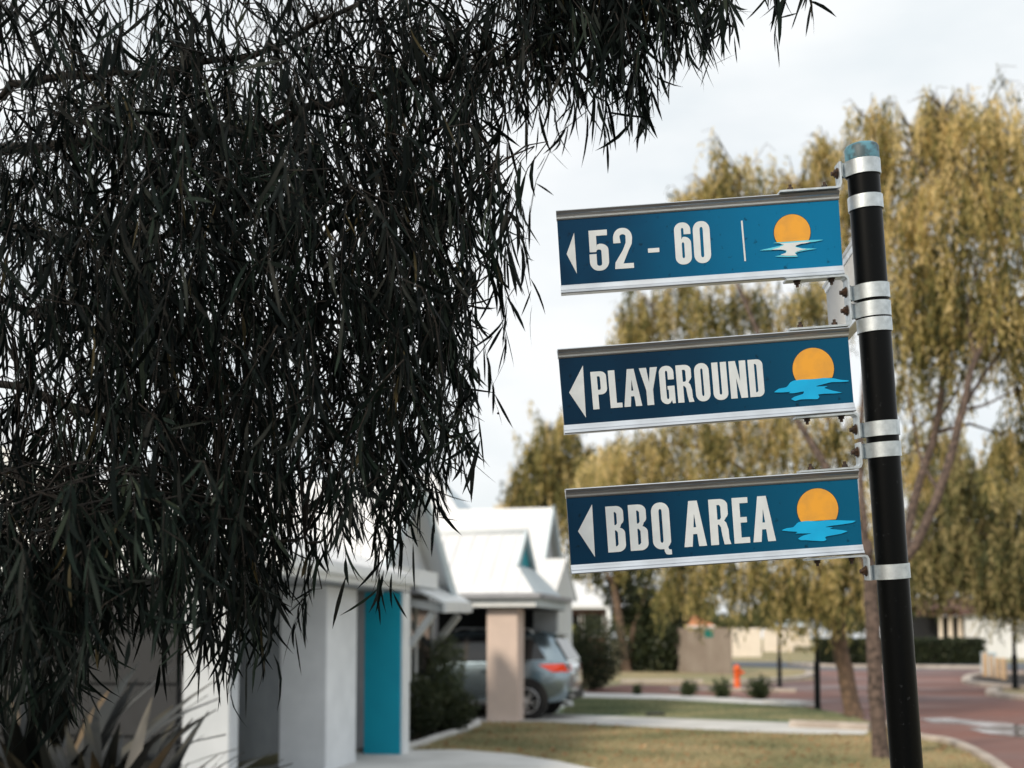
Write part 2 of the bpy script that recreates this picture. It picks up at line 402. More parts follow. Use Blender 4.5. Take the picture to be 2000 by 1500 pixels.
road_px = [(1120, 1352), (1215, 1337), (1370, 1338), (1450, 1337), (1520, 1333), (1590, 1327), (1585, 1318), (1600, 1309), (2600, 1309), (2600, 1700), (2080, 1600),
           (1990, 1530), (1945, 1500), (1900, 1472), (1850, 1453), (1790, 1443), (1710, 1413), (1640, 1393), (1570, 1381), (1420, 1369), (1110, 1356)]
sheet('road', gpx(road_px), 0.006, M['brick'])
sheet('far_road', gpx([(1425, 1292), (1700, 1294), (2600, 1296), (2600, 1309), (1600, 1309), (1500, 1304), (1425, 1301)]), 0.010, M['asphalt'])
sheet('driveway', gpx([(620, 1480), (700, 1470), (785, 1466), (900, 1466), (1000, 1474), (1090, 1488), (1180, 1508), (1300, 1560), (1500, 1750), (1300, 1950), (-200, 1950), (-200, 1640), (300, 1540)]), 0.012, M['concrete'])
sheet('carport_driveway', gpx([(780, 1396), (1090, 1396), (1300, 1404), (1540, 1413), (1706, 1420), (1690, 1436), (1540, 1434), (1300, 1423), (1060, 1411), (780, 1411)]), 0.014, M['concrete'])
sheet('path', gpx([(1108, 1354), (1280, 1357), (1420, 1363), (1570, 1374), (1566, 1381), (1420, 1373), (1280, 1366), (1108, 1362)]), 0.016, M['concrete'])
sheet('garden_bed', gpx([(700, 1470), (800, 1463), (860, 1442), (920, 1424), (933, 1416), (900, 1408), (860, 1400), (700, 1400)]), 0.018, M['soil'])
sheet('island_bed', gpx([(1895, 1335), (1900, 1326), (1930, 1320), (2010, 1318), (2200, 1322), (2200, 1344), (2000, 1345), (1930, 1341)]), 0.020, M['soil'])
sheet('grass_island', gpx([(1935, 1358), (1960, 1347), (2200, 1347), (2200, 1372), (2000, 1366)]), 0.022, M['lawn'])
sheet('lawn_strip', gpx([(1000, 1396), (1108, 1362), (1280, 1366), (1420, 1373), (1566, 1381), (1640, 1394), (1706, 1416), (1540, 1411), (1300, 1402), (1090, 1395)]), 0.005, M['lawn_green'])
sheet('unseen_dark_bed', [Vector(q) for q in ((-12, -16, 0), (6, -16, 0), (2.4, 4, 0), (1.2, 8.6, 0), (-2.6, 10.0, 0), (-7, 9.5, 0))], 0.008, M['soil'])  # added out of view to darken rail reflections and the leaves above
M['wet'] = mat('wet_paving', (0.10, 0.085, 0.085), (0.16, 0.10, 0.09), scale=1.2, rough=0.30, rough2=0.05, spec=0.5)
sheet('puddle', gpx([(1795, 1404), (1850, 1403), (1905, 1409), (1965, 1413), (2040, 1424), (2140, 1440), (2140, 1462), (2060, 1450), (1985, 1440), (1930, 1434), (1890, 1424), (1930, 1421), (1870, 1414), (1820, 1412)]), 0.011, M['wet'])
kerb('bed_edging', gpx([(780, 1467), (815, 1460), (860, 1444), (905, 1430), (932, 1419), (930, 1414)]), 0.12, 0.09, M['concrete'])
kerb('verge_kerb', gpx([(1715, 1411), (1790, 1441), (1850, 1451), (1900, 1471), (1945, 1499), (1995, 1540)]), 0.15, 0.08)
kerb('driveway_kerb', gpx([(1545, 1421), (1620, 1424), (1700, 1428)]), 0.2, 0.13, None, False)
kerb('island_kerb', gpx([(2200, 1346), (2030, 1347), (1940, 1343), (1893, 1336), (1888, 1329), (1905, 1322), (1960, 1318), (2200, 1316)]), 0.3, 0.14)
kerb('grass_kerb', gpx([(2200, 1373), (2010, 1368), (1950, 1362), (1935, 1356), (1950, 1349)]), 0.28, 0.14)
kerb('far_kerb', gpx([(1545, 1300), (1620, 1303), (1760, 1305), (1930, 1307)]), 0.5, 0.16)
kerb('corner_kerb', gpx([(1430, 1335), (1500, 1332), (1560, 1327), (1582, 1321), (1578, 1315)]), 0.3, 0.13)
kerb('side_kerb', gpx([(1212, 1334), (1290, 1334), (1372, 1334)]), 0.3, 0.12, None, False)
kerb('lower_kerb', gpx([(1308, 1350), (1400, 1350), (1480, 1351), (1556, 1352)]), 0.4, 0.10, None, False)
kerb('path_kerb', gpx([(1500, 1374), (1540, 1376), (1575, 1380)]), 0.4, 0.10, M['concrete'], False)

def scatter(name, label, cat, n, region, ll, lw, up, material, tl, th):
    P = np.array([tuple(p) for p in gpx(region)])[:, :2]
    lo_, hi_ = P.min(0), P.max(0); q = rng.uniform(lo_, hi_, (n * 3, 2))
    x, y = q[:, 0], q[:, 1]; res = np.zeros(len(q), bool); j = len(P) - 1
    for i in range(len(P)):
        c = ((P[i, 1] > y) != (P[j, 1] > y)) & (x < (P[j, 0] - P[i, 0]) * (y - P[i, 1]) / (P[j, 1] - P[i, 1] + 1e-12) + P[i, 0]); res ^= c; j = i
    q = q[res][:n]; m_ = len(q)
    patch = .5 + .5 * np.sin(q[:, 0] * 1.7 + np.sin(q[:, 1] * 1.1) * 2) * np.sin(q[:, 1] * 1.3 + np.sin(q[:, 0] * .8))
    p = np.concatenate([q, np.full((m_, 1), .012 if up < .3 else 0.0)], 1)
    d = rng.normal(size=(m_, 3)) * .6; d[:, 2] = np.abs(d[:, 2]) * (.15 if up < .3 else .5) + up
    d /= np.linalg.norm(d, axis=1, keepdims=True)
    sdv = np.cross(d, rng.normal(size=(m_, 3))); sdv /= np.linalg.norm(sdv, axis=1, keepdims=True)
    ln = rng.uniform(.5, 1.4, m_) * ll; wd = rng.uniform(.6, 1.3, m_) * lw
    V = np.stack([p, p + d * (ln * .45)[:, None] - sdv * (wd / 2)[:, None], p + d * ln[:, None], p + d * (ln * .45)[:, None] + sdv * (wd / 2)[:, None]], 1).reshape(-1, 3)
    me = np_mesh(name, V, np.arange(4 * m_).reshape(m_, 4), np.repeat(np.clip(tl + (th - tl) * (patch * .6 + rng.uniform(0, .4, m_)), 0, 1), 4))
    tag(link(name, me, None, material), label, cat, None, 'stuff')
near_lawn = [(790, 1465), (940, 1412), (1060, 1412), (1300, 1424), (1540, 1435), (1690, 1437), (1712, 1416), (1790, 1446), (1850, 1456), (1895, 1475), (1940, 1502), (1960, 1530), (1240, 1530), (1170, 1506), (1090, 1486), (1000, 1472), (900, 1464)]
M['grass_blade'] = leafmat('grass_blade', [(0.0, (0.15, 0.19, 0.10)), (0.45, (0.37, 0.335, 0.19)), (1.0, (0.58, 0.46, 0.29))], rough=0.8, trans=0.35)
M['grass_green'] = leafmat('green_grass_blade', [(0.0, (0.11, 0.16, 0.10)), (0.5, (0.26, 0.28, 0.165)), (1.0, (0.48, 0.42, 0.26))], rough=0.8, trans=0.3)
M['litter'] = leafmat('dry_leaf_litter', [(0.0, (0.10, 0.055, 0.03)), (0.5, (0.34, 0.17, 0.08)), (1.0, (0.60, 0.42, 0.24))], rough=0.8, trans=0.1)
scatter('lawn_grass', 'short dry grass of the near lawn beside the driveway', 'grass', 60000, near_lawn, .05, .012, .5, M['grass_blade'], 0, 1)
scatter('strip_grass', 'green grass of the narrow lawn strip beyond the carport drive', 'grass', 30000, [(1100, 1394), (1115, 1364), (1280, 1368), (1420, 1375), (1566, 1383), (1640, 1396), (1700, 1414), (1540, 1409), (1300, 1400)], .06, .016, .5, M['grass_green'], 0, 1)
scatter('fallen_leaves', 'dry fallen leaves strewn over the near lawn', 'leaves', 1500, near_lawn, .09, .035, .02, M['litter'], 0, 1)

# ------------------------------------------------------------------ sign post
POSE = Matrix.Translation((0.86122884, 2.85823587, 2.22841149)) @ Matrix.Rotation(R(-0.75266), 4, 'Z') @ Matrix.Rotation(R(-4.06769), 4, 'Y') @ Matrix.Rotation(R(3.82165), 4, 'X')
POLE_R = 0.0372
ground_t = -2.239
sign = empty('direction_sign_post')
sign.matrix_world = POSE @ Matrix.Translation((0, 0, ground_t))
tag(sign, 'tall black sign pole with three blue arrow blades strapped to it', 'sign')
OFF = -ground_t
def lift(pts): return [(x, y, z + OFF) for x, y, z in pts]
def cyl(mb, r, z0, z1, n=48): return mb.tube([(0, 0, z0 + OFF), (0, 0, z1 + OFF)], r, n)
cyl(MB(), POLE_R, ground_t - 0.3, 0.4925).build('pole', M['pole_black'], sign, True)
for p in sign.children: p.data.set_sharp_from_angle(angle=R(40)) if hasattr(p.data, 'set_sharp_from_angle') else None
capm = MB().tube(lift([(0, 0, 0.490), (0, 0, 0.520), (0, 0, 0.526), (0, 0, 0.529)]), [0.0395, 0.0395, 0.036, 0.030], 40)
capm.tube(lift([(0, 0, 0.5285), (0, 0, 0.533)]), 0.018, 24)
o = capm.build('pole_cap', M['cap'], sign, True); o.data.set_sharp_from_angle(angle=R(35))

def strap(zc, h=0.035, ear=True, ang=180.0, name='clamp_band', mname='galv'):
    """steel band round the pole; its two ears run out to the bracket"""
    r0, r1 = POLE_R + 0.0008, POLE_R + 0.0034
    mb = MB(); n = 44
    pts_o, pts_i = [], []
    half = 26 if ear else 4
    for k in range(n + 1):
        a = R(ang + half + (360 - 2 * half) * k / n)
        pts_o.append((r1 * math.cos(a), r1 * math.sin(a))); pts_i.append((r0 * math.cos(a), r0 * math.sin(a)))
    if ear:
        d = Vector((math.cos(R(ang)), math.sin(R(ang)))); s2 = Vector((-d.y, d.x))
        def ep(l, s): q = d * l + s2 * s; return (q.x, q.y)
        ys = r1 * math.sin(R(half)); yi = ys - 0.0026
        pts_o = [ep(0.0555, ys), ep(r1 * math.cos(R(half)), ys)][::1] and [ep(0.0555, ys * 1.0)] + pts_o[::-1] + [ep(0.0555, -ys)]
        pts_i = [ep(0.0555, yi)] + pts_i[::-1] + [ep(0.0555, -yi)]
        if (Vector(pts_o[1]) - Vector(pts_o[0])).length > 0.05:
            pts_o = [pts_o[-1]] + pts_o[1:-1] + [pts_o[0]]; pts_i = [pts_i[-1]] + pts_i[1:-1] + [pts_i[0]]
    m = len(pts_o); z0, z1 = zc - h / 2 + OFF, zc + h / 2 + OFF
    vs = [(x, y, z) for (x, y) in pts_o for z in (z0, z1)] + [(x, y, z) for (x, y) in pts_i for z in (z0, z1)]
    fs = []
    for i in range(m - 1):
        a, b = 2 * i, 2 * i + 2; c, e = 2 * m + 2 * i, 2 * m + 2 * i + 2
        fs += [(a, b, b + 1, a + 1), (c, c + 1, e + 1, e), (a + 1, b + 1, e + 1, c + 1), (a, c, e, b)]
    fs += [(0, 1, 2 * m + 1, 2 * m), (2 * m - 2, 4 * m - 2, 4 * m - 1, 2 * m - 1)]
    o = mb.add(vs, fs).build(name, M[mname], sign, True)
    o.data.set_sharp_from_angle(angle=R(35)); return o
for zc in (0.4719, 0.1801, 0.1377, -0.1429, -0.1925, -0.4789): strap(zc)
for zc in (0.3896, 0.1005): strap(zc, 0.032, True, 86.0)

def hexbolt(p, axis, r=0.0068, h=0.008, parent=None):
    p, axis = Vector(p), Vector(axis).normalized()
    mb = MB().tube([p, p + axis * 0.0018], r * 1.35, 16).tube([p + axis * 0.0018, p + axis * h], r, 6).tube([p + axis * h, p + axis * (h + 0.007)], r * 0.55, 8)
    return mb.build('bolt', M['bolt'], parent or sign)
def bracket(zp, up, x0=-0.203, x1=-0.0565):
    """L bracket: flat bar on the blade edge, bent to an upright leg at the clamp. up=+1 leg rises, -1 leg drops"""
    wd, t, leg = 0.040, 0.0045, 0.061
    prof = [(x0, 0.0), (x0 + 0.012, 0.0), (x1 - 0.010, 0.0), (x1 - 0.004, 0.002), (x1, 0.010), (x1, leg)]
    inner = [(x0, t), (x0 + 0.012, t), (x1 - 0.010 - 0.0008, t), (x1 - t - 0.0026, t + 0.0026), (x1 - t, 0.0112), (x1 - t, leg)]
    if up < 0: pass
    vs = []; n = len(prof)
    for (x, z), (xi, zi) in zip(prof, inner):
        for y in (-wd / 2, wd / 2): vs.append((x, y, zp + up * z + OFF))
        for y in (-wd / 2, wd / 2): vs.append((xi, y, zp + up * zi + OFF))
    fs = []
    for i in range(n - 1):
        a, b = 4 * i, 4 * i + 4
        fs += [(a, a + 1, b + 1, b), (a + 2, b + 2, b + 3, a + 3), (a, b, b + 2, a + 2), (a + 1, a + 3, b + 3, b + 1)]
    fs += [(0, 2, 3, 1), (4 * n - 4, 4 * n - 3, 4 * n - 1, 4 * n - 2)]
    o = MB().add(vs, fs).build('bracket', M['galv'], sign)
    for bx in (x0 + 0.028, x1 - 0.038):
        hexbolt((bx, -0.004, zp + up * t + OFF), (0, 0, up), parent=o)
    hexbolt((x1 - t, 0.0, zp + up * leg * 0.64 + OFF), (-1, 0, 0), 0.0095, 0.008, parent=o)
    return o

# --- lettering outlines, unit cap height
def arc(cx, cy, rx, ry, a0, a1, n=8):
    return [(cx + rx * math.cos(R(a0 + (a1 - a0) * k / n)), cy + ry * math.sin(R(a0 + (a1 - a0) * k / n))) for k in range(n + 1)]
def rrect(x0, y0, x1, y1, r, n=6):
    rx = min(r, (x1 - x0) / 2); ry = min(r * 1.1, (y1 - y0) / 2)
    return arc(x1 - rx, y1 - ry, rx, ry, 0, 90, n) + arc(x0 + rx, y1 - ry, rx, ry, 90, 180, n) + arc(x0 + rx, y0 + ry, rx, ry, 180, 270, n) + arc(x1 - rx, y0 + ry, rx, ry, 270, 360, n)
def glyph(ch, w):
    s = 0.175 if w > 0.42 else 0.165
    c0 = s; c1 = w - s                     # counter
    if c1 - c0 < 0.06: m = w / 2; c0, c1 = m - 0.032, m + 0.032
    if ch in 'O0': return [rrect(0, -0.01, w, 1.01, w * .46), rrect(c0, .13, c1, .87, .05)]
    if ch == 'Q':
        out = arc(w * .46, 1.01 - w * .5, w * .46, w * .5, 90, 180) + arc(w * .46, w * .46 - .01, w * .46, w * .46, 180, 262)
        out += [(w * .60, -0.01), (w * .61, -.06), (w * .68, -.12), (w * .80, -.135), (w * 1.0, -.135), (w * 1.0, -.03), (w * .86, -.02), (w * .82, .03), (w * .92, .08)] + arc(w * .54, w * .40, w * .46, w * .3, -20, 0, 3) + arc(w * .54, 1.01 - w * .5, w * .46, w * .5, 0, 90)
        return [out, rrect(c0, .13, c1, .87, .05)]
    if ch == 'U':
        return [[(0, 1), (0, w * .44)] + arc(w * .46, w * .44 - .01, w * .46, w * .44, 180, 270) + arc(w * .54, w * .44 - .01, w * .46, w * .44, 270, 360) + [(w, 1), (c1, 1)] + arc((c0 + c1) / 2, .18, (c1 - c0) / 2, .05, 0, -180, 6) + [(c0, 1)]]
    if ch == 'D':
        return [[(0, 0), (w * .62, 0)] + arc(w * .62, .15, w * .38, .15, -90, 0) + arc(w * .62, .85, w * .38, .15, 0, 90) + [(0, 1)],
                [(c0, .12), (c1 - .03, .12), (c1, .16), (c1, .84), (c1 - .03, .88), (c0, .88)]]
    if ch == 'P':
        return [[(0, 0), (s, 0), (s, .385), (w * .6, .385)] + arc(w * .6, .53, w * .4, .145, -90, 0) + arc(w * .6, .86, w * .4, .14, 0, 90) + [(0, 1)],
                [(s, .51), (w - s - .02, .51), (w - s, .55), (w - s, .83), (w - s - .02, .87), (s, .87)]]
    if ch == 'B':
        return [[(0, 0), (w * .55, 0)] + arc(w * .58, .15, w * .42, .15, -90, 0) + arc(w * .58, .40, w * .42, .13, 0, 70) + [(w * .76, .545)] + arc(w * .55, .70, w * .41, .13, -50, 0) + arc(w * .55, .86, w * .41, .14, 0, 90) + [(0, 1)],
                [(c0 + .01, .125), (c1 - .03, .125), (c1 + .005, .165), (c1 + .005, .42), (c1 - .03, .47), (c0 + .01, .47)],
                [(c0 + .01, .585), (c1 - .03, .585), (c1, .62), (c1, .83), (c1 - .03, .87), (c0 + .01, .87)]]
    if ch == 'R':
        return [[(0, 0), (s, 0), (s, .44), (s + .03, .44), (c1 - .01, .38), (c1 + .01, .2), (c1 + .045, 0), (w + .02, 0), (w - .015, .12), (w - .02, .32), (w * .86, .47), (w * .76, .52)] + arc(w * .55, .68, w * .42, .14, -45, 0) + arc(w * .55, .86, w * .42, .14, 0, 90) + [(0, 1)],
                [(s, .55), (c1 - .02, .55), (c1 + .005, .59), (c1 + .005, .83), (c1 - .02, .87), (s, .87)]]
    if ch == 'A':
        return [[(0, 0), (w * .36, 0), (w * .42, .27), (w * .60, .27), (w * .65, 0), (w, 0), (w * .68, 1), (w * .30, 1)],
                [(w * .455, .42), (w * .575, .42), (w * .51, .72)]]
    if ch == 'L': return [[(0, 0), (w, 0), (w, .125), (s + .01, .125), (s + .01, 1), (0, 1)]]
    if ch == 'E': return [[(0, 0), (w, 0), (w, .125), (s, .125), (s, .45), (w * .88, .45), (w * .88, .57), (s, .57), (s, .875), (w, .875), (w, 1), (0, 1)]]
    if ch == 'N': return [[(0, 0), (s, 0), (s, .55), (w - s * 1.02, 0), (w, 0), (w, 1), (w - s, 1), (w - s, .45), (s * 1.02, 1), (0, 1)]]
    if ch == 'Y': return [[(w * .5 - s * .52, 0), (w * .5 + s * .52, 0), (w * .5 + s * .52, .40), (w, 1), (w - s * 1.1, 1), (w * .5, .60), (s * 1.1, 1), (0, 1), (w * .5 - s * .52, .40)]]
    if ch == 'G':
        return [arc(w * .54, 1.01 - w * .46, w * .46, w * .46, 0, 90) + arc(w * .46, 1.01 - w * .46, w * .46, w * .46, 90, 180) + arc(w * .46, w * .44 - .01, w * .46, w * .44, 180, 270) + [(w * .62, .01), (w * .76, .09), (w * .80, 0), (w, 0), (w, .47), (w * .52, .47), (w * .52, .37), (c1, .37), (c1, .17)] + arc((c0 + c1) / 2, .17, (c1 - c0) / 2, .05, 0, -180, 6) + arc((c0 + c1) / 2, .83, (c1 - c0) / 2, .05, 180, 0, 6) + [(c1, .64), (w, .64)]]
    if ch == '5':
        return [[(.0, .10 + .14)] + arc(w * .46, .22, w * .46, .23, 185, 270) + arc(w * .54, .22, w * .46, .23, 270, 360) + arc(w * .56, .50, w * .44, .16, 0, 90, 6) + [(w * .42, .64), (s * 1.08, .585), (s * 1.08, .86), (w * .97, .86), (w * .98, 1), (0.01, 1), (.01, .46), (s, .46)] + arc((c0 + c1) / 2, .47, (c1 - c0) / 2, .05, 180, 0, 6) + arc((c0 + c1) / 2, .16, (c1 - c0) / 2, .05, 0, -180, 6) + [(c0, .41), (0, .41)]]
    if ch == '2':
        return [[(.01, 0), (w, 0), (w, .125), (w * .47, .125), (w * .78, .45), (w * .95, .60)] + arc(w * .54, .76, w * .45, .25, -12, 90) + arc(w * .46, .76, w * .45, .25, 90, 180) + [(.005, .64), (c0 + .01, .64)] + arc((c0 + c1) / 2, .80, (c1 - c0) / 2 + .01, .055, 180, 0, 6) + [(c1 + .005, .64), (w * .48, .46), (.03, .16)]]
    if ch == '6':
        return [arc(w * .54, 1.01 - w * .46, w * .46, w * .46, 0, 90) + arc(w * .46, 1.01 - w * .46, w * .46, w * .46, 90, 180) + arc(w * .46, w * .45 - .01, w * .46, w * .45, 180, 270) + arc(w * .54, w * .45 - .01, w * .46, w * .45, 270, 360) + arc(w * .58, .50, w * .42, .16, 0, 90, 6) + [(c1 - .03, .655), (c0, .60)] + arc((c0 + c1) / 2, .83, (c1 - c0) / 2, .05, 180, 0, 6) + [(c1, .72), (w, .72)],
                rrect(c0, .14, c1, .53, .05)]
    return [[(0, 0), (w, 0), (w, 1), (0, 1)]]
def outline_mesh(name, loops, yoff, ext=0.0003):
    """loops in blade coords (x,z) -> flat filled mesh facing -y"""
    cu = bpy.data.curves.new(name, 'CURVE'); cu.dimensions = '2D'; cu.fill_mode = 'BOTH'; cu.extrude = ext
    for lp in loops:
        q = []
        for pnt in lp:
            if not q or (abs(q[-1][0] - pnt[0]) + abs(q[-1][1] - pnt[1])) > 2e-5: q.append(pnt)
        sp = cu.splines.new('POLY'); sp.points.add(len(q) - 1)
        for k, (x, y) in enumerate(q): sp.points[k].co = (x, y, 0, 1)
        sp.use_cyclic_u = True
    tmp = bpy.data.objects.new('tmp', cu); COL.objects.link(tmp)
    dg = bpy.context.evaluated_depsgraph_get()
    me = bpy.data.meshes.new_from_object(tmp.evaluated_get(dg)); me.name = name
    bpy.data.objects.remove(tmp); bpy.data.curves.remove(cu)
    me.materials.clear()
    me.transform(Matrix.Rotation(math.pi / 2, 4, 'X')); me.transform(Matrix.Translation((0, yoff, 0)))
    return me

def blade(i, Lr, zt, zb, yaw, roll, xr, face_mat, text, arrow, sunp, water, bar=None, label=None, printed=True):
    zm = (zt + zb) / 2; h = (zt - zb) / 2; Ln = Lr
    body = empty('sign_blade'); body.parent = sign
    body.matrix_parent_inverse = Matrix.Identity(4)
    body.matrix_local = Matrix.Rotation(R(yaw), 4, 'Z') @ Matrix.Translation((xr, 0, zm + OFF)) @ Matrix.Rotation(R(roll), 4, 'Y')
    if label: body['label'] = label
    e = 0.0185
    yf = -0.0045
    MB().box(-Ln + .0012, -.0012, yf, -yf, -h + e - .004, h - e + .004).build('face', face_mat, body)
    # extrusions: recessed trays, upper one looks down, lower one looks up
    def rail(sgn):
        half = [(0.0045, h - e - .003), (0.0058, h - e - .003), (0.0072, h - e), (0.0078, h - e + .004), (0.0095, h - .0095), (0.0120, h - .0078), (0.0150, h - .0022), (0.0142, h - .0006), (0.0125, h)]
        prof = [(-y, z) for y, z in half] + [(y, z) for y, z in half[::-1]]
        prof = [(y, z * sgn) for y, z in prof]
        n = len(prof)
        vs = [(x, y, z) for x in (-Ln, 0) for y, z in prof]
        fs = [(k, (k + 1) % n, n + (k + 1) % n, n + k) for k in range(n)] + [tuple(range(n))[::-1], tuple(range(n, 2 * n))]
        return MB().add(vs, fs).build('edge_rail', M['alu'], body)
    rail(1); rail(-1)
    if not printed: return body
    yl = yf - 0.0006
    link('arrow', outline_mesh('arrow', [arrow], yl), body, M['vinyl_white'])
    for (ch, x0, x1, z0, z1) in text:
        H_ = z1 - z0
        lp = [[(x0 + px * H_, z0 + py * H_) for px, py in l] for l in glyph(ch, (x1 - x0) / H_)]
        link('letter' if ch.isalpha() else ('dash' if ch == '-' else 'numeral'), outline_mesh('letter', lp, yl), body, M['vinyl_white'])
    if bar: link('divider', outline_mesh('divider', [bar], yl), body, M['vinyl_white'])
    (cx, cz, r, cut) = sunp
    def disc(rr):
        a = math.degrees(math.asin((cz - cut) / rr))
        return [(cx + rr * math.cos(R(t)), cz + rr * math.sin(R(t))) for t in np.linspace(-a, 180 + a, 56)]
    link('sun_outline', outline_mesh('sun_outline', [disc(r + .0013)], yl), body, M['sun_edge'])
    link('sun_disc', outline_mesh('sun_disc', [disc(r)], yl - .0007), body, M['sun_orange'])
    wm = smooth_closed(water)
    if i == 0:
        link('water_edge', outline_mesh('water_edge', [wm], yl - .0014), body, M['water_pale'])
        cxw = -0.1205
        core = [(cxw + (x - cxw) * (0.86 if abs(x - cxw) < .03 else 0.62), -.031 + (z + .031) * .84) for x, z in wm]
        link('water', outline_mesh('water', [core], yl - .0021), body, M['vinyl_white'])
    else:
        link('water', outline_mesh('water', [wm], yl - .0014), body, M['water_cyan'])
    return body
def smooth_closed(P):
    out = []; n = len(P)
    for i in range(n):
        a, b, c, d = [Vector(P[(i + k) % n]) for k in (-1, 0, 1, 2)]
        for k in range(3):
            t = k / 3
            q = 0.5 * ((2 * b) + (c - a) * t * .6 + (2 * b * 0))
            h00 = 2 * t ** 3 - 3 * t ** 2 + 1; h10 = t ** 3 - 2 * t ** 2 + t; h01 = -2 * t ** 3 + 3 * t ** 2; h11 = t ** 3 - t ** 2
            q = h00 * b + h10 * (c - a) * .25 + h01 * c + h11 * (d - b) * .25
            out.append((q.x, q.y))
    return out
W1 = [(-0.1931, -0.0285), (-0.1667, -0.0244), (-0.1421, -0.0204), (-0.1391, -0.0164), (-0.1597, -0.0136), (-0.1533, -0.0126), (-0.1245, -0.0128), (-0.1029, -0.0128), (-0.074, -0.0126), (-0.0435, -0.0143), (-0.0635, -0.0173), (-0.0924, -0.0185), (-0.1052, -0.0216), (-0.1072, -0.026), (-0.0913, -0.0308), (-0.06, -0.034), (-0.0826, -0.036), (-0.1044, -0.0389), (-0.1101, -0.0431), (-0.1051, -0.0493), (-0.1285, -0.0487), (-0.1581, -0.0454), (-0.1444, -0.0433), (-0.1333, -0.0396), (-0.1321, -0.0342), (-0.1436, -0.0306), (-0.1634, -0.0298)]
W2 = [(-0.1879, -0.0392), (-0.1759, -0.0319), (-0.1583, -0.0297), (-0.1473, -0.0188), (-0.1379, -0.0155), (-0.1176, -0.0147), (-0.092, -0.0157), (-0.0681, -0.0149), (-0.0447, -0.0175), (-0.0283, -0.0221), (-0.0101, -0.0251), (-0.0103, -0.0274), (-0.0287, -0.0273), (-0.0507, -0.0262), (-0.0693, -0.0293), (-0.087, -0.0324), (-0.0844, -0.0335), (-0.0606, -0.035), (-0.0683, -0.0384), (-0.0487, -0.0462), (-0.0276, -0.0524), (-0.0475, -0.053), (-0.0694, -0.0519), (-0.0842, -0.0526), (-0.0819, -0.0582), (-0.0869, -0.0632), (-0.1052, -0.0618), (-0.1271, -0.061), (-0.1401, -0.0633), (-0.1489, -0.0584), (-0.1411, -0.0536), (-0.1205, -0.0485), (-0.1182, -0.0427), (-0.1404, -0.045), (-0.154, -0.0439), (-0.1492, -0.0412), (-0.1675, -0.0413)]
W3 = [(-0.191, -0.0311), (-0.1788, -0.0269), (-0.1631, -0.0255), (-0.1504, -0.015), (-0.1319, -0.0132), (-0.1045, -0.0154), (-0.0805, -0.0148), (-0.0567, -0.0165), (-0.0346, -0.0187), (-0.0135, -0.0207), (-0.0222, -0.025), (-0.05, -0.0272), (-0.0722, -0.0284), (-0.0872, -0.0307), (-0.0688, -0.0323), (-0.0764, -0.0354), (-0.0509, -0.0398), (-0.0346, -0.0437), (-0.0516, -0.0488), (-0.085, -0.0525), (-0.0889, -0.0553), (-0.0865, -0.06), (-0.0932, -0.0631), (-0.1169, -0.0606), (-0.1351, -0.058), (-0.1479, -0.0572), (-0.1531, -0.0527), (-0.1398, -0.0464), (-0.1212, -0.0431), (-0.1376, -0.042), (-0.1587, -0.0406), (-0.1538, -0.0373), (-0.1738, -0.0345)]
def T(chars, xs, z0, z1): return [(c, a, b, z0, z1) for c, (a, b) in zip(chars, xs)]
t1 = T('52', [(-.5935, -.548), (-.536, -.490)], -.048, .0475) + [('-', -.4548, -.428, -.0149, -.0047)] + T('60', [(-.3906, -.3524), (-.3466, -.307)], -.0475, .050)
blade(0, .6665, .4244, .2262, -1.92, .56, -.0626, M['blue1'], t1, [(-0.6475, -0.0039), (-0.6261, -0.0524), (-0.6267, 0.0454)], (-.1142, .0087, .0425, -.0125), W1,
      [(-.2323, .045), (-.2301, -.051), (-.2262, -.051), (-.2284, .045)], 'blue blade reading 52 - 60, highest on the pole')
t2 = T('PLAYGROUND', [(-.615, -.579), (-.574, -.546), (-.542, -.500), (-.501, -.4585), (-.455, -.421), (-.415, -.3787), (-.372, -.3377), (-.3304, -.2957), (-.290, -.250), (-.2445, -.21)], -.0465, .041)
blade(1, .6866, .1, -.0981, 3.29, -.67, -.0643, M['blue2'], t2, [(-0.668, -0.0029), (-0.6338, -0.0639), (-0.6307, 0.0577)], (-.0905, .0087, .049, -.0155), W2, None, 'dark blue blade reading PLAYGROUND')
t3 = T('BBQAREA', [(-.6013, -.559), (-.5487, -.506), (-.4954, -.453), (-.4225, -.3693), (-.3595, -.314), (-.3042, -.2669), (-.2593, -.2057)], -.0545, .052)
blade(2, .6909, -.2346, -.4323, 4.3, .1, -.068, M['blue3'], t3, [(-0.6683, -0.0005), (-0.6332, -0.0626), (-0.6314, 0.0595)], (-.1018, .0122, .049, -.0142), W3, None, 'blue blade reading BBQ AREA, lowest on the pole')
blade(3, .64, .342, .144, -96.5, 0, -.0635, M['render_white'], [], None, None, None, None, 'plain pale blade pointing away behind the pole', False)
for zp, up in ((.4268, 1), (.2235, -1), (.1025, 1), (-.1005, -1), (-.2322, 1), (-.4348, -1)): bracket(zp, up)

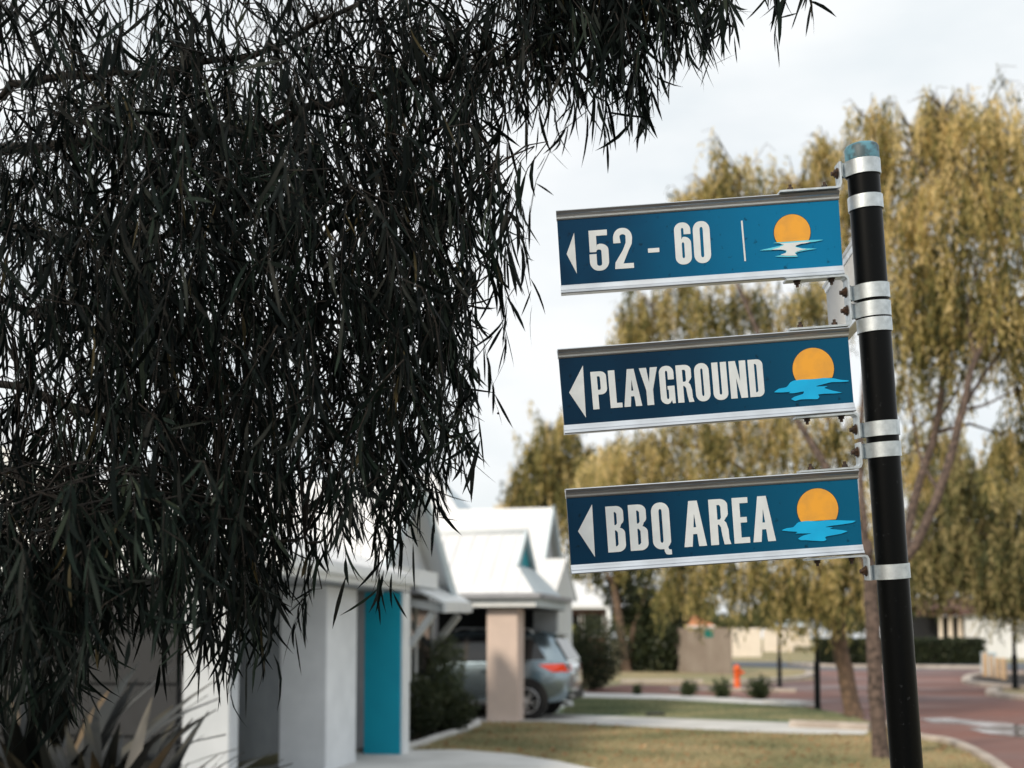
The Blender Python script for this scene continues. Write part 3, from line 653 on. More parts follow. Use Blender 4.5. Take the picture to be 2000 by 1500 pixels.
# ------------------------------------------------------------------ foliage
def unit(v): return v / np.maximum(np.linalg.norm(v, axis=-1, keepdims=True), 1e-9)
def strips(base, dirv, side, length, width, tint, stations=((0, .10), (.22, .75), (.5, 1.0), (.78, .7), (1, .04)), droop=0.0, curl=None):
    """lanceolate leaves as tapering strips; returns V, F, tint"""
    N = len(base); K = len(stations)
    V = np.zeros((N, K, 2, 3), dtype=np.float32)
    nrm = unit(np.cross(dirv, side))
    for k, (t, wv) in enumerate(stations):
        c = base + dirv * (length * t)[:, None]
        c[:, 2] -= droop * length * t * t
        if curl is not None: c = c + side * (curl * length * t * t)[:, None] + nrm * (curl * .5 * length * t * t)[:, None]
        s = side * (width * wv * .5)[:, None]
        V[:, k, 0] = c - s; V[:, k, 1] = c + s
    idx = np.arange(N)[:, None] * (2 * K)
    Fs = []
    for k in range(K - 1):
        Fs.append(np.stack([idx[:, 0] + 2 * k, idx[:, 0] + 2 * k + 1, idx[:, 0] + 2 * k + 3, idx[:, 0] + 2 * k + 2], 1))
    return V.reshape(-1, 3), np.concatenate(Fs), np.repeat(tint, 2 * K)
def diamonds(base, dirv, side, length, width, tint):
    N = len(base)
    V = np.zeros((N, 4, 3), dtype=np.float32)
    V[:, 0] = base; V[:, 2] = base + dirv * length[:, None]
    m = base + dirv * (length * .45)[:, None]
    V[:, 1] = m - side * (width * .5)[:, None]; V[:, 3] = m + side * (width * .5)[:, None]
    return V.reshape(-1, 3), np.arange(4 * N).reshape(N, 4), np.repeat(tint, 4)
def perp(d):
    r = rng.normal(size=d.shape); return unit(np.cross(d, r))

# --- near willow tree -----------------------------------------------------
SIL = np.array([(-80, -320), (1640, -320), (1610, -60), (1580, 30), (1450, 95), (1410, 185), (1340, 200), (1280, 275), (1240, 255), (1200, 325), (1120, 300), (1060, 290), (1000, 335), (955, 330), (925, 340), (948, 420), (972, 480), (1000, 560), (1008, 640), (978, 740), (942, 810),
                (958, 900), (925, 960), (880, 1000), (858, 1070), (825, 1130), (795, 1225), (735, 1260), (690, 1230), (655, 1150), (615, 1180), (590, 1260), (545, 1330), (500, 1370), (430, 1410), (385, 1395), (350, 1300), (290, 1270), (200, 1380), (120, 1470), (0, 1500), (-80, 1500)], float)
def inside(P, poly):
    x, y = P[:, 0], P[:, 1]; res = np.zeros(len(P), bool)
    j = len(poly) - 1
    for i in range(len(poly)):
        xi, yi = poly[i]; xj, yj = poly[j]
        c = ((yi > y) != (yj > y)) & (x < (xj - xi) * (y - yi) / (yj - yi + 1e-12) + xi)
        res ^= c; j = i
    return res
def project(P):
    Q = P - np.array([0, 0, EYE])
    d = Q[:, 1] * math.cos(TH) + Q[:, 2] * math.sin(TH); u = Q[:, 2] * math.cos(TH) - Q[:, 1] * math.sin(TH)
    return np.stack([CX + F * Q[:, 0] / d, CY - F * u / d], 1)
tree = empty('willow_tree', (-2.75, 4.3, 0))
tag(tree, 'large dark weeping willow-leaved tree hanging over the left half of the picture', 'tree')
TL = Vector((-2.75, 4.3, 0))
trunk_path = [(-2.75, 4.3, -0.2), (-2.72, 4.25, 0.6), (-2.62, 4.2, 1.4), (-2.55, 4.05, 2.2), (-2.45, 3.95, 2.9), (-2.3, 3.9, 3.6)]
MB().tube([Vector(p) - TL for p in smooth_line(trunk_path)], np.linspace(.2, .11, 31), 14).build('trunk', M['fg_bark'], tree, True)
limbs_px = [
    ([(-2.5, 4.0, 2.6)], [(-100, 330, 3.8), (100, 290, 3.5), (400, 268, 3.3), (650, 205, 3.2), (900, 140, 3.1), (1150, 70, 3.0), (1420, -20, 2.95), (1600, -70, 2.95)], .035),
    ([(-2.4, 3.9, 3.2)], [(-100, 200, 3.6), (150, 150, 3.4), (450, 118, 3.3), (800, -30, 3.2), (1200, -120, 3.1)], .03),
    ([(-2.52, 4.0, 2.4)], [(-100, 450, 3.9), (200, 480, 3.5), (500, 420, 3.3), (750, 390, 3.1), (890, 430, 3.05)], .028),
    ([(-2.55, 4.05, 2.2)], [(-100, 600, 3.6), (150, 640, 3.3), (420, 655, 3.2), (650, 630, 3.1), (860, 640, 3.0)], .026),
    ([(-2.57, 4.1, 2.0)], [(-100, 760, 3.4), (150, 800, 3.1), (350, 820, 3.0), (600, 830, 3.0), (780, 880, 2.95)], .024),
    ([(-2.6, 4.2, 1.7)], [(-100, 940, 3.0), (100, 980, 2.8), (300, 1000, 2.75), (480, 1040, 2.7), (640, 1060, 2.75)], .02),
    ([(-2.3, 3.9, 3.6)], [(-100, -60, 3.6), (300, -150, 3.4), (800, -250, 3.3)], .035)]
nodes = []
for root_p, l, r0 in limbs_px:
    P = smooth_line([Vector(q) for q in root_p] + [AT(*q) for q in l], 8)
    P = [p + Vector((random.gauss(0, .008), random.gauss(0, .008), random.gauss(0, .008))) for p in P]
    MB().tube([p - TL for p in P], np.linspace(r0 * .55, .003, len(P)), 8).build('limb', M['fg_bark'], tree, True)
    nodes += P[4:]
nodes = np.array([tuple(p) for p in nodes])
# secondary twigs from the limbs, each a spray of hanging leaves
NS = 5200
cand_px = np.stack([rng.uniform(-60, 1620, NS * 4), rng.uniform(-250, 1330, NS * 4)], 1)
ne = 2600
cand_px[:ne] = np.stack([rng.uniform(1020, 1620, ne), rng.uniform(-260, 170, ne)], 1)
nl_ = 1500
cand_px[ne:ne + nl_] = np.stack([rng.uniform(-60, 470, nl_), rng.uniform(900, 1260, nl_)], 1)
dep = np.clip(rng.normal(3.12, .42, NS * 4), 2.3, 4.3)
bl = (cand_px[:, 1] > 900) & (cand_px[:, 0] < 500)
dep = np.where(bl, rng.uniform(2.1, 3.3, NS * 4), dep)
edge = (cand_px[:, 0] > 820)
dep = np.where(edge, np.clip(rng.normal(2.98, .16, NS * 4), 2.6, 3.4), dep)
dens = np.ones(NS * 4)
dens = np.where(cand_px[:, 0] > 900, 1.0, dens)
dens = np.where((cand_px[:, 0] < 850) & (cand_px[:, 1] < -60), .9, dens)
dens = np.where((cand_px[:, 0] > 900) & (cand_px[:, 1] > -120) & (cand_px[:, 1] < 250), 1.5, dens)
dens = np.where(cand_px[:, 1] > 960, 1.1, dens)
dens = np.where((cand_px[:, 1] > 960) & (cand_px[:, 0] > 480), .72, dens)
# clumping: leave lighter lanes between masses
clump = np.zeros(NS * 4)
for k in range(60):
    c = np.array([rng.uniform(-50, 1500), rng.uniform(-50, 1300)]); s_ = rng.uniform(60, 150)
    clump += np.exp(-((cand_px - c) ** 2).sum(1) / (2 * s_ * s_))
dens *= np.clip(.24 + .56 * clump, .24, 1.15)
dens[:ne] = .7
dens[ne:ne + nl_] = 1.0
ok = rng.uniform(size=NS * 4) < dens * .9
cand_px, dep = cand_px[ok], dep[ok]
base = np.array([tuple(AT(x, y, d)) for (x, y), d in zip(cand_px, dep)])
n0 = len(base)
az = rng.uniform(0, 2 * np.pi, n0)
out0 = np.stack([np.cos(az) * .8 + .35, np.sin(az) * .6, rng.uniform(-.55, .25, n0)], 1); out0 = unit(out0)
Ls = rng.uniform(.14, .44, n0)
down = np.array([0, 0, -1.0])
def twig(t): return base + out0 * (Ls * t * (1 - .45 * t))[:, None] + down * (Ls * .95 * t * t)[:, None]
tipp = project(twig(1.0) + down * .075)
basep = project(base)
keep = inside(tipp + rng.normal(0, 26, tipp.shape), SIL) & (inside(basep, SIL))
sel = np.where(keep)[0]
LIM = 1520
sel = sel[rng.permutation(len(sel))[:LIM]]
base, out0, Ls = base[sel], out0[sel], Ls[sel]; dep = dep[sel]
NSP = len(base)
B_, D_, S_, LEN, WID, TI = [], [], [], [], [], []
lpt = 14
stint = rng.uniform(0, .75, NSP)
for k in range(lpt):
    t = (k + rng.uniform(0, 1, NSP)) / lpt
    t = .12 + .88 * t
    p = base + out0 * (Ls * t * (1 - .45 * t))[:, None] + down * (Ls * .95 * t * t)[:, None]
    tang = unit(out0 * (1 - .9 * t)[:, None] + down * (1.5 * t)[:, None])
    d = unit(tang * .35 + down * rng.uniform(.35, 1.3, NSP)[:, None] + rng.normal(size=(NSP, 3)) * rng.choice([.22, .34, .5], NSP)[:, None])
    B_.append(p); D_.append(d)
    s = perp(d); S_.append(s)
    LEN.append(rng.uniform(.055, .135, NSP)); WID.append(rng.uniform(.0052, .0102, NSP))
    TI.append(np.clip(stint + rng.normal(0, .14, NSP), 0, 1))
B_, D_, S_ = [np.concatenate(x) for x in (B_, D_, S_)]
LEN, WID, TI = [np.concatenate(x) for x in (LEN, WID, TI)]
TI = np.where(rng.uniform(size=len(TI)) < .012, 1.0, np.minimum(TI, .93))
curl = rng.normal(0, .24, len(B_))
tp = project(B_ + D_ * LEN[:, None])
near = project(B_)
inn = inside(tp + np.array([0, -12]) + rng.normal(0, 18, tp.shape), SIL) | (rng.uniform(size=len(B_)) < .6)
B_, D_, S_, LEN, WID, TI, curl, tp = [x[inn] for x in (B_, D_, S_, LEN, WID, TI, curl, tp)]
# unseen rest of the crown, added to shade the leaves but not the sign
nc = 9000
cp = np.stack([rng.uniform(-3.6, .3, nc), rng.uniform(-.4, 4.6, nc), rng.uniform(1.6, 5.2, nc)], 1)
cpx = project(cp + np.array([0, 0, -.12]))
hid = (cpx[:, 1] < -140) | (cpx[:, 0] < -140) | (cp[:, 1] < .35)
sd = np.array(SUN_DIR); hit = cp - sd * ((cp[:, 1] - 2.9) / sd[1])[:, None]
ell = (((cp - np.array([-1.7, 2.2, 3.3])) / np.array([2.1, 2.6, 2.0])) ** 2).sum(1) < 1
away = np.linalg.norm(cp - np.array([0, 0, EYE]), axis=1) > .9
cs = hid & ell & away & ((hit[:, 0] < -.12) | (hit[:, 2] > 3.1))
cp = cp[cs]; nc = len(cp)
cd = unit(np.array([0, 0, -1.0]) + rng.normal(size=(nc, 3)) * .5)
shade_canopy = strips(cp - np.array(TL), cd, perp(cd), rng.uniform(.12, .2, nc), rng.uniform(.02, .034, nc), rng.uniform(0, .8, nc), stations=((0, .1), (.5, 1.0), (1, .04)))
# the leaves that stand out largest along the open right-hand outline are leaves of their own
shrunk = (SIL - SIL.mean(0)) * .985 + SIL.mean(0)
rim = (~inside(tp + np.array([22, 0]), SIL)) & (tp[:, 0] > 640) & (tp[:, 1] > 60) & (tp[:, 1] < 1230)
ri = np.where(rim)[0]
ri = ri[np.argsort(-(LEN * WID)[ri])][:300]
rest = np.ones(len(B_), bool); rest[ri] = False
V, Fq, ti = strips((B_ - np.array(TL))[rest], D_[rest], S_[rest], LEN[rest], WID[rest], TI[rest], curl=curl[rest])
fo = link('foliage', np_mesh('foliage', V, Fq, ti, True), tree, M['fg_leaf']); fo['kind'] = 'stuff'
co = link('unseen_shade_foliage', np_mesh('unseen_shade_foliage', *shade_canopy, True), tree, M['fg_leaf']); co['kind'] = 'stuff'
# shared leaf meshes for the single leaves
leaf_meshes = []
for k in range(8):
    one = np.zeros((1, 3)); dz = np.array([[0, 0, -1.0]]); sx = np.array([[1.0, 0, 0]])
    V, Fq, ti = strips(one, dz, sx, np.array([1.0]), np.array([.088]), np.array([rng.uniform(.1, .75)]), curl=np.array([rng.normal(0, .16)]))
    me = np_mesh('leaf', V, Fq, ti, True); me.materials.append(M['fg_leaf']); leaf_meshes.append(me)
for n_, i in enumerate(ri):
    o = link('leaf', leaf_meshes[n_ % 8], tree)
    zax = Vector(-D_[i]); xax = Vector(S_[i]); yax = zax.cross(xax)
    m3 = Matrix((xax, yax, zax)).transposed().to_4x4()
    o.matrix_local = Matrix.Translation(Vector(B_[i]) - TL) @ m3 @ Matrix.Scale(float(LEN[i]), 4)
# twigs: spray stems, joined to the limb nodes
mb = MB()
for i in range(NSP):
    b = Vector(base[i]); o_ = Vector(out0[i]); l = float(Ls[i])
    P = [b + o_ * (l * t * (1 - .45 * t)) + Vector((0, 0, -1)) * (l * .95 * t * t) - TL for t in (0, .3, .6, .9)]
    dd = nodes - base[i]; d2 = (dd ** 2).sum(1); j = int(np.argmin(d2 + .2 * np.maximum(0, -dd[:, 2])))
    dist = math.sqrt(d2[j])
    if dist < .55:
        q = Vector(nodes[j])
        midp = (q + b) / 2 + Vector((random.gauss(0, .02), random.gauss(0, .02), .12 * dist + random.gauss(0, .02)))
        P = [q - TL, q.lerp(midp, .6) - TL + Vector((0, 0, .03 * dist)), midp.lerp(b, .4) - TL] + P
        rr = [.0034, .0028, .0022, .0018, .0014, .0011, .0008]
    else: rr = [.0016, .0013, .001, .0007]
    mb.tube(P, rr, 3, False)
tw = mb.build('twigs', M['fg_bark'], tree, True); tw['kind'] = 'stuff'
# small round seed capsules in loose rows along twigs
mb = MB()
octv = [(1, 0, 0), (-1, 0, 0), (0, 1, 0), (0, -1, 0), (0, 0, 1), (0, 0, -1)]
octf = [(0, 2, 4), (2, 1, 4), (1, 3, 4), (3, 0, 4), (2, 0, 5), (1, 2, 5), (3, 1, 5), (0, 3, 5)]
for i in rng.choice(NSP, 130, replace=False):
    for k in range(rng.integers(2, 7)):
        t = rng.uniform(.1, 1); l = Ls[i]
        p = base[i] + out0[i] * l * t * (1 - .45 * t) + down * l * .95 * t * t + rng.normal(0, .009, 3) - np.array(TL)
        r_ = rng.uniform(.0026, .0042)
        mb.add([tuple(p + np.array(v) * r_) for v in octv], octf)
sc_ = mb.build('seed_capsules', M['fg_bark'], tree, True); sc_['kind'] = 'stuff'

# --- weeping trees of the street ------------------------------------------
def weeping_tree(label, cat_group, base_px, stems, clusters, leafm, barkm, n_strand, leaf_l, leaf_w, drop, trunk_r, per=13, tmean=.5, px_scale=None):
    b0 = G(*base_px)
    root = empty('weeping_tree', b0); tag(root, label, 'tree', cat_group)
    def AA(q): return AT(q[0], q[1], b0.y + q[2])
    tips = []
    for k, (path, r0, r1) in enumerate(stems):
        P = [b0 + Vector((0, 0, -.15))] + [AA(q) for q in path] if k == 0 else [AA(q) for q in path]
        P = smooth_line(P, 6)
        P = [p + Vector((random.gauss(0, r0 * .06), random.gauss(0, r0 * .06), 0)) for p in P]
        rad = np.linspace(r0, r1, len(P))
        if k == 0: rad[0] *= 1.5; rad[1] *= 1.3; rad[2] *= 1.12
        MB().tube([p - b0 for p in P], rad, 12).build('trunk' if k == 0 else 'limb', barkm, root, True)
        tips += P[len(P) // 3:]
    scale = F / b0.y
    tb = MB(); starts, dirs, ctint = [], [], []
    for (px, py, dy, rpx, wt) in clusters:
        c = AA((px, py, dy)); rad = rpx / scale
        j = min(tips, key=lambda q: (q - c).length + max(0, q.z - c.z) * .6)
        m_ = j.lerp(c, .5) + Vector((0, 0, .12 * (c - j).length))
        tb.tube([j - b0, m_ - b0, c - b0], [.035, .022, .008], 5, False)
        for k in range(5):
            e = c + Vector((random.gauss(0, .5), random.gauss(0, .5), random.gauss(0.1, .35))) * rad
            tb.tube([c - b0, c.lerp(e, .5) + Vector((0, 0, .08 * rad)) - b0, e - b0], [.010, .007, .004], 4, False)
        n = int(n_strand * wt * .45)
        ctint += [np.full(n, random.uniform(-.22, .16))]
        d = unit(rng.normal(size=(n, 3))); rr = rad * rng.uniform(0.15, 1, n) ** .45 * np.where(rng.uniform(size=n) < .16, rng.uniform(1.1, 1.5, n), 1.0)
        p = np.array(c) + d * rr[:, None] * np.array([1, 1, .75]); starts.append(p); dirs.append(d)
    tips_top = sorted(clusters, key=lambda c_: c_[1])[:max(6, len(clusters) // 2)]
    for (px, py, dy, rpx, wt) in tips_top:
        c = AA((px, py, dy)); rad = rpx / scale
        for k in range(9):
            a_ = random.uniform(0, 2 * math.pi); e = c + Vector((math.cos(a_) * .8, math.sin(a_) * .6, random.uniform(.55, 1.15))) * rad * random.uniform(.9, 1.35)
            e2 = e + Vector((math.cos(a_), math.sin(a_), -.5)) * rad * .35
            tb.tube([c - b0, c.lerp(e, .6) - b0, e - b0, e2 - b0], [.010, .007, .005, .003], 4, False)
            m_ = random.randint(3, 7); tt = np.linspace(.35, 1, m_)
            starts.append(np.array([tuple(c.lerp(e, float(q))) for q in tt]) + rng.normal(0, .04, (m_, 3))); dirs.append(unit(rng.normal(size=(m_, 3)))); ctint.append(np.full(m_, .05))
    br = tb.build('branches', barkm, root, True); br['kind'] = 'stuff'
    st = np.concatenate(starts); dr = np.concatenate(dirs); n = len(st)
    ln = rng.uniform(.35, 1.0, n) * drop
    BB, DD, SS, LL, WW, TT = [], [], [], [], [], []
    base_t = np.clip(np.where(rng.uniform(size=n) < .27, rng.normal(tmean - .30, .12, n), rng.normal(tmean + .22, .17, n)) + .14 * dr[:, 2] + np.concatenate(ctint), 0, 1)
    per = int(per * 1.6)
    for k in range(per):
        t = (k + rng.uniform(0, 1, n)) / per
        p = st + dr * np.array([1, 1, .3]) * (ln * .28 * np.sqrt(t))[:, None] + down * (ln * t)[:, None] + rng.normal(0, .024, (n, 3)) * (leaf_l / .13)
        dd = unit(down * rng.uniform(.6, 1.3, n)[:, None] + rng.normal(size=(n, 3)) * .36)
        BB.append(p); DD.append(dd); SS.append(perp(dd)); LL.append(rng.uniform(.7, 1.3, n) * leaf_l); WW.append(rng.uniform(.7, 1.3, n) * leaf_w)
        TT.append(np.clip(base_t + rng.normal(0, .12, n), 0, 1))
    V, Fq, ti = diamonds(np.concatenate(BB) - np.array(b0), np.concatenate(DD), np.concatenate(SS), np.concatenate(LL), np.concatenate(WW), np.concatenate(TT))
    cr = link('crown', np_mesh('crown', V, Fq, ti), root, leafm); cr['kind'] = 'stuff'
    return root
TG = 'weeping street trees'
weeping_tree('tall golden weeping tree whose forked pale trunk rises behind the sign pole', TG, (1722, 1482),
    [([(1712, 1350, 0), (1703, 1200, 0), (1698, 1120, 0), (1690, 1060, .1)], .105, .085),
     ([(1695, 1090, 0), (1660, 1000, .2), (1600, 890, .4), (1545, 800, .6), (1500, 700, .8)], .075, .025),
     ([(1700, 1140, 0), (1770, 1090, -.2), (1835, 960, -.3), (1880, 800, -.3), (1905, 700, -.2), (1965, 620, 0), (2040, 540, 0)], .078, .024),
     ([(1760, 1100, .3), (1790, 960, .5), (1832, 820, .6), (1850, 660, .6), (1880, 500, .8), (1890, 380, .8)], .07, .018),
     ([(1880, 800, -.3), (1930, 720, 0), (2000, 640, .4)], .032, .012),
     ([(1690, 1060, .1), (1680, 860, .8), (1700, 640, 1.2), (1740, 450, 1.4)], .05, .012),
     ([(1835, 960, -.3), (1800, 900, 0), (1785, 830, .2), (1770, 760, .3)], .028, .008), ([(1850, 660, .6), (1800, 560, .6), (1770, 480, .6)], .028, .008), ([(1905, 700, -.2), (1890, 620, 0), (1905, 540, 0)], .028, .008), ([(1880, 800, -.3), (1925, 790, -.2), (1985, 760, 0)], .026, .008), ([(1832, 820, .6), (1870, 760, .5), (1890, 690, .4)], .026, .008)],
    [(1790, 270, .8, 90, 1.1), (1900, 260, .6, 100, 1.2), (1990, 290, .4, 100, 1.2), (2080, 330, .4, 110, 1), (1700, 330, 1.2, 70, .8), (1850, 390, .2, 100, 1.3), (1950, 420, 0, 100, 1.3), (1770, 440, .4, 75, 1), (1820, 530, .4, 70, .9),
     (1900, 520, 0, 75, .9), (1990, 540, 0, 80, .9), (1620, 300, 1.6, 45, .3), (1560, 380, 1.6, 60, .55), (1450, 350, 1.8, 75, .7), (1400, 385, 1.8, 60, .5), (1340, 400, 1.8, 40, .25), (1640, 430, 1.5, 80, .8), (1740, 600, .8, 50, .6), (1790, 640, .5, 50, .5), (1880, 640, .2, 40, .3),
     (1960, 850, 1.0, 40, .35), (1850, 720, .8, 32, .2), (1800, 830, 1.0, 40, .35), (2040, 700, .4, 60, .5), (1700, 240, 1.0, 40, .25), (1840, 215, .8, 40, .3), (1930, 600, .2, 65, .9), (1840, 600, .5, 55, .8), (1770, 540, .7, 55, .7), (1780, 720, .8, 36, .4), (1990, 640, .5, 60, .7), (2000, 800, 1.0, 45, .5), (1770, 900, 1.2, 40, .5)],
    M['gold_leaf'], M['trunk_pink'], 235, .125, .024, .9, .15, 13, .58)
weeping_tree('weeping tree with leaning dark trunk on the lawn beside the black lamp post', TG, (1672, 1402),
    [([(1655, 1330, 0), (1640, 1260, 0), (1634, 1200, 0), (1622, 1120, .2)], .17, .13),
     ([(1628, 1180, 0), (1580, 1060, .4), (1500, 960, .8), (1400, 880, 1.2)], .10, .04),
     ([(1630, 1190, 0), (1660, 1060, .5), (1640, 900, .8), (1600, 760, 1)], .11, .04),
     ([(1632, 1210, 0), (1690, 1130, -.3), (1740, 1060, -.4)], .07, .03)],
    [(1380, 610, 1.6, 60, .7), (1270, 600, 1.8, 55, .6), (1330, 560, 2.0, 50, .35), (1460, 590, 1.4, 60, .6), (1560, 600, 1.2, 50, .35), (1240, 640, 1.8, 40, .4), (1620, 580, 1.4, 50, .3),
     (1350, 850, 1.2, 75, 1), (1450, 840, 1, 80, 1), (1550, 840, .8, 70, .7), (1640, 850, .8, 60, .6), (1250, 880, 1.4, 65, .9), (1180, 900, 1.6, 60, .8), (1330, 930, .8, 70, 1), (1430, 930, .4, 70, 1), (1540, 960, .2, 80, 1), (1640, 980, .2, 80, 1),
     (1360, 1060, .2, 60, .8), (1430, 1090, -.3, 65, .9), (1510, 1100, -.5, 65, .9), (1590, 1110, -.6, 65, 1), (1660, 1110, -.6, 60, .9), (1330, 1115, .6, 45, .6), (1690, 1060, -.3, 50, .6), (1300, 1040, 1.0, 50, .6)],
    M['gold_leaf'], M['trunk_brown'], 280, .15, .032, 1.2, .2, 13, .50)
weeping_tree('weeping tree at the far right edge, its branches hanging over the timber posts', TG, (2060, 1352),
    [([(2055, 1250, 0), (2050, 1150, 0), (2040, 1080, 0)], .2, .14), ([(2045, 1100, 0), (1980, 1000, .5), (1900, 930, 1)], .09, .03), ([(2045, 1100, 0), (2060, 950, .5), (2020, 820, 1)], .09, .03)],
    [(1830, 960, 1.2, 65, .9), (1900, 950, 1, 65, 1), (1970, 960, .6, 65, 1), (1850, 1040, 1.2, 60, 1), (1930, 1050, .6, 60, 1), (1990, 1060, 0, 60, 1), (1800, 1080, 1.6, 50, .8), (1960, 1120, .2, 45, .8), (2010, 1130, 0, 45, .8), (2060, 1000, 0, 70, 1), (1870, 1075, 1, 40, .9), (1820, 1080, 1.5, 42, .9), (1925, 1085, .6, 40, .9), (1980, 1090, .3, 45, .9), (1980, 880, .8, 45, .5), (1850, 880, 1.5, 45, .4)],
    M['olive_leaf'], M['trunk_brown'], 330, .21, .05, 1.5, .2, 12, .48)
weeping_tree('rounded golden tree rising behind the white carport roofs', TG, (1225, 1312),
    [([(1218, 1270, 0), (1210, 1220, 0), (1205, 1180, 0), (1195, 1130, .2)], .22, .15), ([(1226, 1308, 0.3), (1235, 1240, .4), (1255, 1180, .6), (1270, 1120, .8)], .16, .09),
     ([(1196, 1140, .2), (1150, 1050, .5), (1100, 960, 1), (1080, 900, 1)], .10, .04), ([(1200, 1160, .2), (1200, 1040, .6), (1180, 930, 1)], .10, .04)],
    [(1085, 850, 1.6, 50, 1), (1050, 900, 1.6, 50, .9), (1110, 920, 1.2, 55, 1), (1060, 960, 1.4, 55, 1), (1020, 960, 1.8, 32, .35), (1110, 1000, 1, 50, .9), (1170, 900, 1.4, 55, .9), (1180, 980, 1, 60, 1), (1040, 1000, 1.6, 40, .5), (1000, 985, 2, 28, .25), (1240, 960, 1, 60, .8), (1250, 1050, .6, 60, .8), (1180, 1070, .4, 60, .8), (1120, 1070, .8, 45, .6)],
    M['gold_leaf'], M['trunk_brown'], 190, .30, .085, 1.5, .22, 11, .47)

# --- leafy masses: shrubs, hedges, dark trees -----------------------------
def leaf_ball(name, c, rad, n, ll, lw, material, parent, upright=.2, shell=.5, lumps=0):
    d = unit(rng.normal(size=(n, 3)))
    lump = np.ones(n)
    for k in range(lumps):
        q = unit(rng.normal(size=3)); lump += .16 * np.clip((d @ q) - .55, 0, 1) / .45 * rng.choice([-1, 1, 1])
    p = np.array(c) + d * (rng.uniform(0, 1, n) ** shell * lump)[:, None] * np.array(rad)
    dv = unit(d * .7 + rng.normal(size=(n, 3)) * .7 + np.array([0, 0, upright]))
    V, Fq, ti = diamonds(p, dv, perp(dv), rng.uniform(.6, 1.3, n) * ll, rng.uniform(.6, 1.3, n) * lw, np.clip(rng.normal(.5, .25, n) + .2 * d[:, 2], 0, 1))
    o = link(name, np_mesh(name, V, Fq, ti), parent, material); o['kind'] = 'stuff'; return o
def stems(parent, c, h, n, spread, r, material):
    for k in range(n):
        a = 2 * math.pi * k / n + random.uniform(-.4, .4); e = Vector((math.cos(a) * spread, math.sin(a) * spread, h))
        MB().tube([(e.x * .1, e.y * .1, -.05), (e.x * .4, e.y * .4, h * .5), tuple(e)], [r, r * .7, r * .3], 6).build('stem', material, parent, True)
def shrub(label, px, py, rx, h, n, ll, lw, material, name='shrub', group=None, lift_=0.0, lumps=14, ry=None, stem_n=3):
    b = G(px, py); b = b + Vector((0, rx * .8, 0))
    root = empty(name, b); tag(root, label, 'shrub', group)
    leaf_ball('foliage', (0, 0, h * .52 + lift_), (rx, ry or rx, h * .5), n, ll, lw, material, root, lumps=lumps, shell=.4)
    stems(root, b, h * .6, stem_n, rx * .5, .02, M['trunk_brown']); return root
shrub('big round dark green bush behind the parked silver car', 1160, 1350, .80, 1.86, 9000, .09, .05, M['dark_leaf'])
shrub('lime-yellow shrub showing between the carport and the round dark bush', 1118, 1338, .45, 1.95, 2200, .14, .06, M['lime_leaf'])
shrub('clipped grey-green bush under the awning, taller of the pair', 858, 1428, .36, 1.42, 6500, .06, .032, M['green_leaf'], group='bushes in the garden bed')
shrub('low spreading dark bush at the foot of the awning bush', 868, 1436, .44, .62, 4500, .06, .032, M['dark_leaf'], group='bushes in the garden bed')
shrub('dark bush against the teal pier in the garden bed', 812, 1446, .30, .95, 3800, .06, .032, M['dark_leaf'], group='bushes in the garden bed')
SG = 'small tufted shrubs along the verge'
def tuft(label, px, py, r, h, n):
    b = G(px, py); root = empty('tufted_shrub', b + Vector((0, r * .6, 0))); tag(root, label, 'shrub', SG)
    d = np.stack([rng.normal(0, .6, n), rng.normal(0, .6, n), np.abs(rng.normal(.8, .4, n)) + .15], 1); d = unit(d)
    lob = 1 + .35 * np.sin(3 * np.arctan2(d[:, 1], d[:, 0]) + px) + .2 * np.sin(7 * np.arctan2(d[:, 1], d[:, 0]))
    p = d * (rng.uniform(.05, .85, n) * lob)[:, None] * np.array([r, r, h * 1.1])
    V, Fq, ti = diamonds(p, d, perp(d), rng.uniform(.15, .34, n) * h, rng.uniform(.02, .04, n), np.clip(rng.normal(.55, .25, n), 0, 1))
    f = link('foliage', np_mesh('foliage', V, Fq, ti), root, M['green_leaf']); f['kind'] = 'stuff'
    stems(root, b, h * .4, 3, r * .4, .012, M['trunk_brown'])
tuft('small dark tufted shrub left of the orange hydrant, farther one', 1346, 1361, .27, .34, 1600)
tuft('small tufted shrub right in front of the orange hydrant', 1412, 1364, .31, .38, 1800)
tuft('bushier tufted shrub right of the orange hydrant', 1487, 1367, .36, .44, 2200)
tuft('tiny dark seedling shrub beside the round bush on the brick paving', 1245, 1358, .16, .26, 500)
def hedge(label, x0, x1, ytop, ybase, n):
    a, b = G(x0, ybase), G(x1, ybase); h = EYE + (HZ - ytop) / F * a.y
    root = empty('hedge', a); tag(root, label, 'hedge')
    t = rng.uniform(0, 1, n); L_ = (b - a)
    dpt = rng.uniform(-.08, 1.2, n); z = rng.uniform(0, 1, n) * h
    face = rng.uniform(size=n)
    dpt = np.where(face < .45, rng.normal(0, .05, n), dpt); z = np.where(face > .7, h + rng.normal(0, .05, n), z)
    p = np.array([0, 0, 0.]) + t[:, None] * np.array([L_.x, L_.y, 0]) + np.stack([np.zeros(n), dpt, z], 1)
    dv = unit(rng.normal(size=(n, 3)) + np.array([0, -.4, .4]))
    V, Fq, ti = diamonds(p, dv, perp(dv), rng.uniform(.10, .2, n), rng.uniform(.06, .12, n), np.clip(rng.normal(.45, .25, n), 0, 1))
    f = link('foliage', np_mesh('foliage', V, Fq, ti), root, M['dark_leaf']); f['kind'] = 'stuff'
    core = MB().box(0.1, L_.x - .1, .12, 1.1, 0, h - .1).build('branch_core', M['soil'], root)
hedge('long clipped dark hedge behind the far kerb, running past the sign pole', 1598, 1926, 1251, 1298, 12000)
